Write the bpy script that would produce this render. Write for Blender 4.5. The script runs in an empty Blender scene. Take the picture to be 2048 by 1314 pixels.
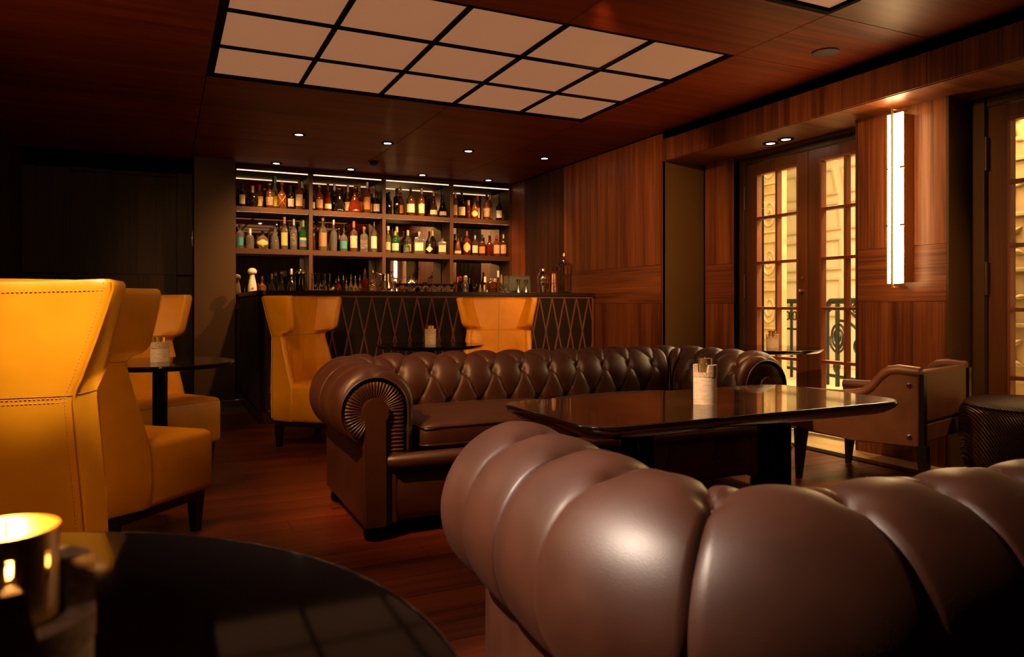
import bpy, math, random
from mathutils import Vector, Matrix
random.seed(7)
PI = math.pi
scene = bpy.context.scene
COL = scene.collection
R = math.radians

# ------------------------------------------------------------------ camera
YAW = 0.4428
cam_d = bpy.data.cameras.new('camera')
cam = bpy.data.objects.new('camera', cam_d)
COL.objects.link(cam)
cam.location = (0, 0, 0.99)
cam.rotation_euler = (PI / 2, 0, -YAW)
cam_d.sensor_width = 36.0
cam_d.lens = 1466.05 / 2048 * 36.0
cam_d.shift_y = -47.3 / 2048
cam_d.clip_start = 0.02
cam_d.dof.use_dof = True
cam_d.dof.focus_distance = 3.6
cam_d.dof.aperture_fstop = 6.5
scene.camera = cam

# ------------------------------------------------------------------ world, exposure, main lights
world = bpy.data.worlds.new('world')
scene.world = world
world.use_nodes = True
world.node_tree.nodes['Background'].inputs[0].default_value = (0.02, 0.008, 0.004, 1)
world.node_tree.nodes['Background'].inputs[1].default_value = 0.0
vs = scene.view_settings
vs.view_transform = 'Standard'
vs.look = 'None'
vs.exposure = 1.0
vs.gamma = 1.0
vs.use_curve_mapping = False
scene.cycles.use_denoising = True
scene.cycles.max_bounces = 7
scene.cycles.diffuse_bounces = 3
scene.cycles.glossy_bounces = 4
scene.cycles.adaptive_threshold = 0.045
scene.cycles.transmission_bounces = 8
scene.cycles.caustics_reflective = False
scene.cycles.caustics_refractive = False
scene.cycles.sample_clamp_indirect = 3.0

WARM = (1.0, 0.47, 0.16)
# strengths tuned in one place
SKY_E = (0.135, 0.055, 0.025)      # luminous ceiling panels
SKY2_E = (0.135, 0.055, 0.025)
SCONCE_E = 22.0
LED_E = 2.2
CORR_W = 380.0
CANDLE_W = 0.5


def area_light(name, loc, size, sy, energy, color, rot=(0, 0, 0)):
    d = bpy.data.lights.new(name, 'AREA')
    d.shape = 'RECTANGLE'; d.size = size; d.size_y = sy
    d.energy = energy; d.color = color
    o = bpy.data.objects.new(name, d); COL.objects.link(o)
    o.location = loc; o.rotation_euler = rot
    return o


# daylight-warm lamps of the stair hall beyond the glazed doors
area_light('hall_lamp', (7.2, 5.0, 4.6), 4.0, 5.0, CORR_W, (1.0, 0.84, 0.58))
area_light('hall_lamp', (5.45, 4.3, 2.9), 0.9, 2.2, CORR_W * 0.52, (1.0, 0.72, 0.38))

# ------------------------------------------------------------------ materials
MATS = {}


def newmat(name):
    m = bpy.data.materials.new(name); m.use_nodes = True
    nt = m.node_tree
    b = nt.nodes['Principled BSDF']
    MATS[name] = m
    return m, nt, b


def simple(name, col, rough=0.5, metal=0.0, spec=0.5, coat=0.0, trans=0.0, ior=1.45, emis=None, es=1.0, alpha=None):
    m, nt, b = newmat(name)
    b.inputs['Base Color'].default_value = (*col, 1)
    b.inputs['Roughness'].default_value = rough
    b.inputs['Metallic'].default_value = metal
    b.inputs['Specular IOR Level'].default_value = spec
    b.inputs['Coat Weight'].default_value = coat
    b.inputs['Coat Roughness'].default_value = 0.06
    b.inputs['Transmission Weight'].default_value = trans
    b.inputs['IOR'].default_value = ior
    if emis:
        b.inputs['Emission Color'].default_value = (*emis, 1)
        b.inputs['Emission Strength'].default_value = es
    return m


def N(nt, t, **kw):
    n = nt.nodes.new(t)
    for k, v in kw.items():
        setattr(n, k, v)
    return n


def wood(name, dark, light, axis, rough=0.38, fine=60.0, spec=0.4, coat=0.0):
    m, nt, b = newmat(name)
    g = N(nt, 'ShaderNodeNewGeometry')
    oi = N(nt, 'ShaderNodeObjectInfo')
    add = N(nt, 'ShaderNodeVectorMath', operation='MULTIPLY_ADD')
    nt.links.new(oi.outputs['Random'], add.inputs[0])
    add.inputs[1].default_value = (3.1, 7.7, 5.3)
    nt.links.new(g.outputs['Position'], add.inputs[2])
    mp = N(nt, 'ShaderNodeMapping')
    sc = [fine, fine, fine]; sc[axis] = fine * 0.02
    mp.inputs['Scale'].default_value = sc
    nt.links.new(add.outputs[0], mp.inputs['Vector'])
    n1 = N(nt, 'ShaderNodeTexNoise'); n1.inputs['Scale'].default_value = 1.0
    n1.inputs['Detail'].default_value = 6.0; n1.inputs['Roughness'].default_value = 0.62
    n1.inputs['Distortion'].default_value = 0.3
    nt.links.new(mp.outputs[0], n1.inputs['Vector'])
    mp2 = N(nt, 'ShaderNodeMapping')
    sc2 = [9.0, 9.0, 9.0]; sc2[axis] = 0.35
    mp2.inputs['Scale'].default_value = sc2
    nt.links.new(add.outputs[0], mp2.inputs['Vector'])
    n2 = N(nt, 'ShaderNodeTexNoise'); n2.inputs['Scale'].default_value = 1.0
    n2.inputs['Detail'].default_value = 3.0; n2.inputs['Distortion'].default_value = 0.8
    nt.links.new(mp2.outputs[0], n2.inputs['Vector'])
    mx = N(nt, 'ShaderNodeMath', operation='MULTIPLY_ADD')
    nt.links.new(n1.outputs[0], mx.inputs[0]); mx.inputs[1].default_value = 0.55
    m3 = N(nt, 'ShaderNodeMath', operation='MULTIPLY'); m3.inputs[1].default_value = 0.55
    nt.links.new(n2.outputs[0], m3.inputs[0]); nt.links.new(m3.outputs[0], mx.inputs[2])
    cr = N(nt, 'ShaderNodeValToRGB')
    cr.color_ramp.elements[0].position = 0.42; cr.color_ramp.elements[0].color = (*dark, 1)
    cr.color_ramp.elements[1].position = 0.68; cr.color_ramp.elements[1].color = (*light, 1)
    nt.links.new(mx.outputs[0], cr.inputs[0])
    hs = N(nt, 'ShaderNodeHueSaturation')
    mr = N(nt, 'ShaderNodeMapRange'); mr.inputs['To Min'].default_value = 0.86; mr.inputs['To Max'].default_value = 1.14
    nt.links.new(oi.outputs['Random'], mr.inputs[0]); nt.links.new(mr.outputs[0], hs.inputs['Value'])
    nt.links.new(cr.outputs[0], hs.inputs['Color'])
    nt.links.new(hs.outputs[0], b.inputs['Base Color'])
    b.inputs['Roughness'].default_value = rough
    b.inputs['Specular IOR Level'].default_value = spec
    b.inputs['Coat Weight'].default_value = coat
    b.inputs['Coat Roughness'].default_value = 0.05
    bp = N(nt, 'ShaderNodeBump'); bp.inputs['Strength'].default_value = 0.12; bp.inputs['Distance'].default_value = 0.002
    nt.links.new(n1.outputs[0], bp.inputs['Height']); nt.links.new(bp.outputs[0], b.inputs['Normal'])
    return m


def leather(name, col, rough=0.4, spec=0.5, grain=520.0, bump=0.18, var=0.18):
    m, nt, b = newmat(name)
    tc = N(nt, 'ShaderNodeTexCoord')
    v = N(nt, 'ShaderNodeTexVoronoi'); v.inputs['Scale'].default_value = grain
    nt.links.new(tc.outputs['Object'], v.inputs['Vector'])
    n = N(nt, 'ShaderNodeTexNoise'); n.inputs['Scale'].default_value = 9.0; n.inputs['Detail'].default_value = 5.0
    nt.links.new(tc.outputs['Object'], n.inputs['Vector'])
    cr = N(nt, 'ShaderNodeValToRGB')
    cr.color_ramp.elements[0].position = 0.3
    cr.color_ramp.elements[0].color = tuple(c * (1 - var) for c in col) + (1,)
    cr.color_ramp.elements[1].position = 0.7
    cr.color_ramp.elements[1].color = tuple(min(1, c * (1 + var)) for c in col) + (1,)
    nt.links.new(n.outputs[0], cr.inputs[0]); nt.links.new(cr.outputs[0], b.inputs['Base Color'])
    rr = N(nt, 'ShaderNodeMapRange'); rr.inputs['To Min'].default_value = rough - 0.05; rr.inputs['To Max'].default_value = rough + 0.08
    nt.links.new(n.outputs[0], rr.inputs[0]); nt.links.new(rr.outputs[0], b.inputs['Roughness'])
    b.inputs['Specular IOR Level'].default_value = spec
    bp = N(nt, 'ShaderNodeBump'); bp.inputs['Strength'].default_value = bump; bp.inputs['Distance'].default_value = 0.0008
    nt.links.new(v.outputs['Distance'], bp.inputs['Height']); nt.links.new(bp.outputs[0], b.inputs['Normal'])
    return m


def stone(name, c1, c2, scale=(30, 30, 120), rough=0.7, pits=True):
    m, nt, b = newmat(name)
    tc = N(nt, 'ShaderNodeTexCoord')
    mp = N(nt, 'ShaderNodeMapping'); mp.inputs['Scale'].default_value = scale
    nt.links.new(tc.outputs['Object'], mp.inputs['Vector'])
    n = N(nt, 'ShaderNodeTexNoise'); n.inputs['Scale'].default_value = 1.0; n.inputs['Detail'].default_value = 6.0
    nt.links.new(mp.outputs[0], n.inputs['Vector'])
    cr = N(nt, 'ShaderNodeValToRGB')
    cr.color_ramp.elements[0].position = 0.35; cr.color_ramp.elements[0].color = (*c1, 1)
    cr.color_ramp.elements[1].position = 0.65; cr.color_ramp.elements[1].color = (*c2, 1)
    nt.links.new(n.outputs[0], cr.inputs[0]); nt.links.new(cr.outputs[0], b.inputs['Base Color'])
    b.inputs['Roughness'].default_value = rough
    bp = N(nt, 'ShaderNodeBump'); bp.inputs['Strength'].default_value = 0.25; bp.inputs['Distance'].default_value = 0.002
    nt.links.new(n.outputs[0], bp.inputs['Height']); nt.links.new(bp.outputs[0], b.inputs['Normal'])
    return m


W_D, W_L = (0.065, 0.014, 0.004), (0.240, 0.075, 0.020)
wood('walnut_z', W_D, W_L, 2, 0.40)
wood('walnut_y', W_D, W_L, 1, 0.40)
wood('walnut_x', (0.065, 0.013, 0.004), (0.210, 0.060, 0.016), 0, 0.42, spec=0.3)
wood('ceiling_wood', (0.085, 0.009, 0.002), (0.200, 0.030, 0.006), 0, 0.46, fine=45, spec=0.15)
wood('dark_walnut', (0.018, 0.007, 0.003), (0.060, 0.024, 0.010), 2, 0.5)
wood('floor_wood', (0.070, 0.010, 0.003), (0.220, 0.042, 0.010), 0, 0.36, fine=40, spec=0.35)
wood('fluted_wood', (0.012, 0.004, 0.002), (0.045, 0.014, 0.007), 2, 0.4)
wood('door_wood', (0.090, 0.030, 0.010), (0.150, 0.055, 0.018), 2, 0.35)
wood('muntin_wood', (0.150, 0.042, 0.016), (0.230, 0.070, 0.028), 2, 0.4)
wood('table_wood', (0.018, 0.006, 0.003), (0.048, 0.016, 0.007), 0, 0.22, fine=30, spec=0.5, coat=1.0)
simple('bronze', (0.085, 0.042, 0.012), 0.42, 0.35)
simple('bronze_wall', (0.070, 0.035, 0.008), 0.55, 0.1)
simple('bar_dark', (0.012, 0.007, 0.005), 0.45)
simple('bar_top', (0.030, 0.014, 0.009), 0.30, 0.1)
simple('lattice', (0.20, 0.075, 0.048), 0.5, 0.1)
simple('rib', (0.050, 0.032, 0.018), 0.45, 0.3)
simple('shelf_bronze', (0.055, 0.020, 0.006), 0.42, 0.15)
simple('black', (0.004, 0.003, 0.003), 0.5)
simple('gap_black', (0.002, 0.001, 0.001), 0.9, spec=0.1)
simple('lacquer', (0.004, 0.003, 0.003), 0.06, spec=0.16)
simple('black_wood', (0.010, 0.006, 0.005), 0.28)
simple('brass', (0.85, 0.58, 0.22), 0.34, 1.0)
simple('brass_dull', (0.45, 0.30, 0.14), 0.38, 1.0)
simple('chrome', (0.78, 0.70, 0.62), 0.10, 1.0)
simple('silver', (0.72, 0.62, 0.50), 0.16, 1.0)
simple('copper', (0.80, 0.42, 0.28), 0.18, 1.0)
simple('iron', (0.006, 0.006, 0.006), 0.5)
simple('mirror', (0.62, 0.55, 0.50), 0.02, 1.0)
simple('cream_wall', (0.78, 0.66, 0.44), 0.75)
simple('cream_trim', (0.66, 0.54, 0.34), 0.7)
simple('hall_floor', (0.72, 0.58, 0.36), 0.30)
simple('oak_floor', (0.62, 0.44, 0.20), 0.35)
simple('grey_stone', (0.16, 0.13, 0.10), 0.5)
simple('dark_stone', (0.030, 0.026, 0.020), 0.12)
simple('wax', (0.85, 0.70, 0.45), 0.6)
simple('screen', (0.05, 0.06, 0.055), 0.25)
simple('white_ceramic', (0.75, 0.66, 0.55), 0.3)
simple('dome_black', (0.01, 0.008, 0.008), 0.15)
simple('speaker_dark', (0.035, 0.014, 0.010), 0.6)
simple('welt', (0.030, 0.011, 0.006), 0.35)
simple('stitch', (0.75, 0.36, 0.07), 0.6)
simple('seam', (0.36, 0.15, 0.005), 0.6)
simple('pane_glass', (1, 1, 1), 0.0)
nt = MATS['pane_glass'].node_tree
tr = N(nt, 'ShaderNodeBsdfTransparent'); tr.inputs[0].default_value = (0.97, 0.94, 0.86, 1)
gs = N(nt, 'ShaderNodeBsdfGlossy'); gs.inputs['Roughness'].default_value = 0.0
fz = N(nt, 'ShaderNodeFresnel'); fz.inputs[0].default_value = 1.45
ms = N(nt, 'ShaderNodeMixShader')
gn = N(nt, 'ShaderNodeNewGeometry'); iv = N(nt, 'ShaderNodeMath', operation='SUBTRACT'); iv.inputs[0].default_value = 1.0
nt.links.new(gn.outputs['Backfacing'], iv.inputs[1])
mu = N(nt, 'ShaderNodeMath', operation='MULTIPLY'); nt.links.new(fz.outputs[0], mu.inputs[0]); nt.links.new(iv.outputs[0], mu.inputs[1])
nt.links.new(mu.outputs[0], ms.inputs[0]); nt.links.new(tr.outputs[0], ms.inputs[1]); nt.links.new(gs.outputs[0], ms.inputs[2])
nt.links.new(ms.outputs[0], nt.nodes['Material Output'].inputs['Surface'])
simple('window_glass', (1, 1, 1), 0.0, trans=1.0, ior=1.08)
simple('clear_glass', (0.97, 0.93, 0.86), 0.03, trans=1.0, ior=1.30)
simple('skylight', (0.13, 0.085, 0.05), 0.6, emis=SKY_E, es=1.0)
simple('skylight_two', (0.13, 0.085, 0.05), 0.6, emis=SKY2_E, es=1.0)
simple('lamp_white', (1, 0.95, 0.85), 0.5, emis=(1.0, 0.62, 0.26), es=SCONCE_E)
simple('spot_lens', (1, 0.95, 0.85), 0.5, emis=(1.0, 0.85, 0.66), es=9.0)
simple('led', (1, 0.9, 0.7), 0.5, emis=(1.0, 0.58, 0.30), es=LED_E)
simple('flame', (1, 0.7, 0.2), 0.5, emis=(1.0, 0.50, 0.10), es=26.0)
leather('tan_leather', (0.70, 0.295, 0.006), 0.40, 0.35, var=0.08, bump=0.10)
leather('brown_leather', (0.052, 0.014, 0.0055), 0.43, 0.68)
leather('brown_leather_pleat', (0.060, 0.022, 0.012), 0.45, 0.4)
leather('chair_leather', (0.130, 0.050, 0.022), 0.42, 0.45)
stone('travertine', (0.72, 0.50, 0.34), (0.90, 0.72, 0.54))
stone('travertine_rough', (0.50, 0.32, 0.20), (0.82, 0.58, 0.42), (160, 160, 160), 0.9)
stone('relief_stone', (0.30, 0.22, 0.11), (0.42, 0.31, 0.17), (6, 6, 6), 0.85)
# woven hide
m, nt, b = newmat('woven')
tc = N(nt, 'ShaderNodeTexCoord'); mp = N(nt, 'ShaderNodeMapping')
mp.inputs['Rotation'].default_value = (0.3, 0.2, R(45)); mp.inputs['Scale'].default_value = (70, 70, 70)
ck = N(nt, 'ShaderNodeTexChecker'); ck.inputs['Scale'].default_value = 1.0
nt.links.new(tc.outputs['Object'], mp.inputs['Vector']); nt.links.new(mp.outputs[0], ck.inputs['Vector'])
ck.inputs['Color1'].default_value = (0.050, 0.016, 0.010, 1); ck.inputs['Color2'].default_value = (0.022, 0.009, 0.006, 1)
nt.links.new(ck.outputs['Color'], b.inputs['Base Color']); b.inputs['Roughness'].default_value = 0.38
wv = N(nt, 'ShaderNodeTexWave'); wv.inputs['Scale'].default_value = 22.0
mp2 = N(nt, 'ShaderNodeMapping'); mp2.inputs['Scale'].default_value = (1.6, 1.6, 1.6); mp2.inputs['Rotation'].default_value = (R(35), 0, R(40))
nt.links.new(tc.outputs['Object'], mp2.inputs['Vector']); nt.links.new(mp2.outputs[0], wv.inputs['Vector'])
bp = N(nt, 'ShaderNodeBump'); bp.inputs['Strength'].default_value = 0.8; bp.inputs['Distance'].default_value = 0.004
nt.links.new(wv.outputs['Fac'], bp.inputs['Height']); nt.links.new(bp.outputs[0], b.inputs['Normal'])


def label_mat(name, col, ink=(0.10, 0.05, 0.03), dens=0.55):
    m, nt, b = newmat(name)
    tc = N(nt, 'ShaderNodeTexCoord')
    mp = N(nt, 'ShaderNodeMapping'); mp.inputs['Scale'].default_value = (260, 260, 95)
    nt.links.new(tc.outputs['Object'], mp.inputs['Vector'])
    n = N(nt, 'ShaderNodeTexNoise'); n.inputs['Scale'].default_value = 1.0; n.inputs['Detail'].default_value = 1.0
    nt.links.new(mp.outputs[0], n.inputs['Vector'])
    cr = N(nt, 'ShaderNodeValToRGB'); cr.color_ramp.interpolation = 'LINEAR'
    cr.color_ramp.elements[0].position = dens + 0.02; cr.color_ramp.elements[0].color = (*col, 1)
    cr.color_ramp.elements[1].position = dens + 0.12; cr.color_ramp.elements[1].color = (*ink, 1)
    nt.links.new(n.outputs[0], cr.inputs[0]); nt.links.new(cr.outputs[0], b.inputs['Base Color'])
    b.inputs['Roughness'].default_value = 0.6
    return m


# ------------------------------------------------------------------ mesh helpers
class MB:
    def __init__(self):
        self.v = []; self.f = []

    def box(self, x0, y0, z0, x1, y1, z1):
        n = len(self.v)
        self.v += [(x0, y0, z0), (x1, y0, z0), (x1, y1, z0), (x0, y1, z0), (x0, y0, z1), (x1, y0, z1), (x1, y1, z1), (x0, y1, z1)]
        self.f += [tuple(n + i for i in q) for q in ((0, 3, 2, 1), (4, 5, 6, 7), (0, 1, 5, 4), (1, 2, 6, 5), (2, 3, 7, 6), (3, 0, 4, 7))]
        return self

    def taper(self, cx, cy, z0, z1, w0, w1, d0=None, d1=None, ox=0, oy=0):
        d0 = w0 if d0 is None else d0; d1 = w1 if d1 is None else d1
        n = len(self.v)
        for z, w, d, dx, dy in ((z0, w0, d0, ox, oy), (z1, w1, d1, 0, 0)):
            self.v += [(cx + dx - w / 2, cy + dy - d / 2, z), (cx + dx + w / 2, cy + dy - d / 2, z), (cx + dx + w / 2, cy + dy + d / 2, z), (cx + dx - w / 2, cy + dy + d / 2, z)]
        self.f += [tuple(n + i for i in q) for q in ((0, 3, 2, 1), (4, 5, 6, 7), (0, 1, 5, 4), (1, 2, 6, 5), (2, 3, 7, 6), (3, 0, 4, 7))]
        return self

    def lathe(self, prof, seg=20, c=(0, 0, 0), sx=1.0, sy=1.0, cap=True):
        n = len(self.v); k = len(prof)
        for r, z in prof:
            for i in range(seg):
                a = 2 * PI * i / seg
                self.v.append((c[0] + r * sx * math.cos(a), c[1] + r * sy * math.sin(a), c[2] + z))
        for j in range(k - 1):
            for i in range(seg):
                i2 = (i + 1) % seg
                self.f.append((n + j * seg + i, n + j * seg + i2, n + (j + 1) * seg + i2, n + (j + 1) * seg + i))
        if cap and prof[0][0] > 1e-6:
            self.f.append(tuple(n + i for i in reversed(range(seg))))
        if cap and prof[-1][0] > 1e-6:
            self.f.append(tuple(n + (k - 1) * seg + i for i in range(seg)))
        return self

    def tube(self, pts, r, seg=6, closed=False, rs=None):
        n = len(self.v); P = [Vector(p) for p in pts]; k = len(P)
        up = Vector((0, 0, 1)); prev = None
        for i in range(k):
            if closed:
                t = P[(i + 1) % k] - P[i - 1]
            else:
                t = P[min(i + 1, k - 1)] - P[max(i - 1, 0)]
            if t.length < 1e-9:
                t = Vector((0, 0, 1))
            t.normalize()
            if prev is None:
                a = up if abs(t.z) < 0.9 else Vector((1, 0, 0))
                s = t.cross(a).normalized()
            else:
                s = (prev - t * prev.dot(t))
                s = s.normalized() if s.length > 1e-6 else t.cross(up).normalized()
            prev = s
            w = t.cross(s)
            rr = rs[i] if rs else r
            for j in range(seg):
                a = 2 * PI * j / seg
                self.v.append(tuple(P[i] + s * (rr * math.cos(a)) + w * (rr * math.sin(a))))
        m = k if closed else k - 1
        for i in range(m):
            i2 = (i + 1) % k
            for j in range(seg):
                j2 = (j + 1) % seg
                self.f.append((n + i * seg + j, n + i2 * seg + j, n + i2 * seg + j2, n + i * seg + j2))
        if not closed:
            self.f.append(tuple(n + j for j in range(seg)))
            self.f.append(tuple(n + (k - 1) * seg + j for j in reversed(range(seg))))
        return self

    def prism(self, poly, a0, a1, axis='z'):
        n = len(self.v); k = len(poly)
        for a in (a0, a1):
            for p, q in poly:
                self.v.append((p, q, a) if axis == 'z' else ((a, p, q) if axis == 'x' else (p, a, q)))
        self.f.append(tuple(n + i for i in reversed(range(k))))
        self.f.append(tuple(n + k + i for i in range(k)))
        for i in range(k):
            j = (i + 1) % k
            self.f.append((n + i, n + j, n + k + j, n + k + i))
        return self

    def grid(self, rows, closed_u=False, cap0=False, cap1=False):
        n = len(self.v); k = len(rows[0])
        for r in rows:
            self.v += [tuple(p) for p in r]
        for j in range(len(rows) - 1):
            for i in range(k if closed_u else k - 1):
                i2 = (i + 1) % k
                self.f.append((n + j * k + i, n + j * k + i2, n + (j + 1) * k + i2, n + (j + 1) * k + i))
        if cap0:
            self.f.append(tuple(n + i for i in reversed(range(k))))
        if cap1:
            self.f.append(tuple(n + (len(rows) - 1) * k + i for i in range(k)))
        return self

    def mesh(self, name, mat, smooth=None, fix=False):
        me = bpy.data.meshes.new(name)
        me.from_pydata(self.v, [], self.f)
        if fix:
            import bmesh
            bm = bmesh.new(); bm.from_mesh(me)
            bmesh.ops.recalc_face_normals(bm, faces=bm.faces)
            bm.to_mesh(me); bm.free()
        me.materials.append(MATS[mat])
        if smooth:
            me.polygons.foreach_set('use_smooth', [True] * len(me.polygons))
            me.set_sharp_from_angle(angle=R(smooth))
        me.update()
        return me


def inst(name, me, parent=None, loc=(0, 0, 0), rot=(0, 0, 0), scale=None):
    o = bpy.data.objects.new(name, me); COL.objects.link(o)
    o.location = loc; o.rotation_euler = rot
    if scale: o.scale = scale
    if parent: o.parent = parent
    return o


def mk(name, mb, mat, parent=None, smooth=None, bev=0, seg=2, loc=(0, 0, 0), rot=(0, 0, 0), fix=False, sub=0):
    o = inst(name, mb.mesh(name, mat, smooth, fix), parent, loc, rot)
    if bev:
        md = o.modifiers.new('bevel', 'BEVEL'); md.width = bev; md.segments = seg; md.limit_method = 'ANGLE'; md.angle_limit = R(35)
        if not smooth:
            o.data.polygons.foreach_set('use_smooth', [True] * len(o.data.polygons))
            md.harden_normals = True
    if sub:
        md = o.modifiers.new('sub', 'SUBSURF'); md.levels = sub; md.render_levels = sub
    return o


def tag(o, label=None, cat=None, group=None, kind=None):
    if label: o['label'] = label
    if cat: o['category'] = cat
    if group: o['group'] = group
    if kind: o['kind'] = kind
    return o


def empty(name, loc=(0, 0, 0), rz=0.0):
    o = bpy.data.objects.new(name, None); COL.objects.link(o)
    o.empty_display_size = 0.1
    o.location = loc; o.rotation_euler = (0, 0, rz)
    return o


def copy_tree(o, parent=None):
    c = o.copy(); COL.objects.link(c); c.parent = parent
    for ch in list(o.children):
        copy_tree(ch, c)
    return c


def spot(name, loc, aim, power, color, size=R(50), blend=0.6, radius=0.04, parent=None):
    d = bpy.data.lights.new(name, 'SPOT')
    d.energy = power; d.color = color; d.spot_size = size; d.spot_blend = blend; d.shadow_soft_size = radius
    o = bpy.data.objects.new(name, d); COL.objects.link(o)
    o.location = loc
    dv = Vector(aim) - Vector(loc)
    o.rotation_euler = dv.to_track_quat('-Z', 'Y').to_euler()
    return o


def point(name, loc, power, color, radius=0.03):
    d = bpy.data.lights.new(name, 'POINT')
    d.energy = power; d.color = color; d.shadow_soft_size = radius
    o = bpy.data.objects.new(name, d); COL.objects.link(o); o.location = loc
    return o


def S(o, label, cat=None):
    return tag(o, label, cat, kind='structure')


XL, XR, YB, YF, ZC = -1.27, 3.96, 8.70, -1.6, 2.5

# ------------------------------------------------------------------ floor
fl = S(mk('floor', MB().box(XL, YF, -0.10, XR + 0.02, 7.13, -0.006), 'black'), 'reddish brown wooden plank floor of the bar', 'floor')
PW, PL = 0.18, 1.25
plank_me = {}
row = 0; y = 0.05
while y < 7.1:
    off = random.uniform(0, PL)
    x = XL - off
    y1 = min(y + PW, 7.13)
    while x < XR:
        a, b_ = max(x, XL), min(x + PL, XR)
        if b_ - a > 0.02 and b_ > -0.9:
            key = (round(b_ - a, 3), round(y1 - y, 3))
            if key not in plank_me:
                plank_me[key] = MB().box(0.0012, 0.0012, -0.02, b_ - a - 0.0012, y1 - y - 0.0012, 0).mesh('plank', 'floor_wood')
            inst('plank', plank_me[key], fl, (a, y, 0))
        x += PL
    y += PW
S(mk('floor', MB().box(XL, 7.14, -0.10, XR, YB, 0.0), 'grey_stone'), 'pale stone floor strip behind the bar end', 'floor')

# floor of the window bays and stair hall
S(mk('floor', MB().box(XR + 0.03, YF, -0.10, 4.08, 5.25, 0.0), 'dark_stone'), 'dark polished stone border along the glazed doors', 'floor')
S(mk('floor', MB().box(4.08, YF, -0.10, 4.62, 5.25, 0.0), 'oak_floor'), 'honey coloured threshold in front of the glazed doors', 'floor')
S(mk('floor', MB().box(4.62, YF, -0.10, 13.0, 12.0, -0.004), 'hall_floor'), 'pale floor of the stair hall beyond the doors', 'floor')

# ------------------------------------------------------------------ ceiling
ce = S(mk('ceiling', MB().box(XL, YF, 2.56, XR + 0.7, YB, 2.62), 'gap_black'), 'dark reddish wood panelled ceiling', 'ceiling')
XE = [XL, 0.25, 1.955, 3.12, 3.93]
YE = [YF, 0.93, 2.745, 3.43, 5.24, 6.0, 7.09, 8.34]
for i in range(4):
    for j in range(7):
        if i in (1, 2) and j in (1, 3):
            continue
        x0, x1, y0, y1 = XE[i], XE[i + 1], YE[j], YE[j + 1]
        mk('ceiling_panel', MB().box(x0 + 0.003, y0 + 0.003, 2.5, x1 - 0.003, y1 - 0.003, 2.56), 'ceiling_wood', ce)


def luminous(x0, x1, y0, y1, nx, ny, label, mat):
    root = empty('luminous_ceiling', ((x0 + x1) / 2, (y0 + y1) / 2, 2.5))
    tag(root, label, 'ceiling light', 'luminous ceilings')
    ox, oy = root.location.x, root.location.y
    px, py = (x1 - x0) / nx, (y1 - y0) / ny
    pm = MB().box(-px / 2 + 0.013, -py / 2 + 0.011, 0.018, px / 2 - 0.013, py / 2 - 0.011, 0.03).mesh('diffuser_panel', mat)
    for i in range(nx):
        for j in range(ny):
            inst('diffuser_panel', pm, root, (x0 + px * (i + .5) - ox, y0 + py * (j + .5) - oy, 0))
    for i in range(1, nx):
        mk('mullion', MB().box(x0 + px * i - ox - 0.013, y0 - oy, 0.003, x0 + px * i - ox + 0.013, y1 - oy, 0.035), 'gap_black', root)
    for j in range(1, ny):
        mk('crossbar', MB().box(x0 - ox, y0 + py * j - oy - 0.010, 0.003, x1 - ox, y0 + py * j - oy + 0.010, 0.033), 'gap_black', root)
    fr = MB()
    for a in ((x0 - 0.03, y0 - 0.03, x1 + 0.03, y0 + 0.004), (x0 - 0.03, y1 - 0.004, x1 + 0.03, y1 + 0.03), (x0 - 0.03, y0, x0 + 0.010, y1), (x1 - 0.004, y0, x1 + 0.03, y1)):
        fr.box(a[0] - ox, a[1] - oy, 0.002, a[2] - ox, a[3] - oy, 0.055)
    mk('frame', fr, 'gap_black', root)
    return root


luminous(0.284, 3.106, 3.455, 5.211, 5, 3, 'luminous ceiling of fifteen square panels in front of the bar', 'skylight')
luminous(0.284, 3.106, 0.955, 2.72, 5, 3, 'luminous ceiling panel cut off by the upper right picture edge', 'skylight_two')

# ------------------------------------------------------------------ left, back and front walls
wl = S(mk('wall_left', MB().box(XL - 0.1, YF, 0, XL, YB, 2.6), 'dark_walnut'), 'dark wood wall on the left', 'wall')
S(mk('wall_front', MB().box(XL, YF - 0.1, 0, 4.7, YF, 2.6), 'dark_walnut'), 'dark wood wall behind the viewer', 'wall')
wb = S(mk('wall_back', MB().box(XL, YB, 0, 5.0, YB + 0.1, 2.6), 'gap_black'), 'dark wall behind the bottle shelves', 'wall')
# panelled back left wall with jib door
YD = 8.60
for (x0, x1, z0, z1) in ((XL, -0.86, 0, 1.30), (XL, -0.86, 1.31, 2.38), (0.12, 0.272, 0, 1.30), (0.12, 0.272, 1.31, 2.40)):
    mk('wood_panel', MB().box(x0 + .002, YD, z0 + .002, x1 - .002, YD + 0.09, z1 - .002), 'dark_walnut', wb)
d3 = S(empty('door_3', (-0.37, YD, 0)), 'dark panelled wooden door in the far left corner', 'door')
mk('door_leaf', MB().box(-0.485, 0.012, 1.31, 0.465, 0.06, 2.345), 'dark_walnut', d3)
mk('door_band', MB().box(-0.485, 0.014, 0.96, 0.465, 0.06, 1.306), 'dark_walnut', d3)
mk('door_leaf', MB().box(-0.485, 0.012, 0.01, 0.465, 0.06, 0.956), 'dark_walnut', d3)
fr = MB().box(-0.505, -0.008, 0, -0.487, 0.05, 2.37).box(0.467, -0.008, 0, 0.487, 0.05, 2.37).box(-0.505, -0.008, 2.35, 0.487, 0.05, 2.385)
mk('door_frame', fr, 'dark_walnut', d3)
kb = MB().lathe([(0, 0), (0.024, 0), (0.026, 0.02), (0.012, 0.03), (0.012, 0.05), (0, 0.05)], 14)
mk('door_handle', kb, 'brass_dull', d3, smooth=40, loc=(0.39, 0.012, 1.03), rot=(PI / 2, 0, 0))
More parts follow.
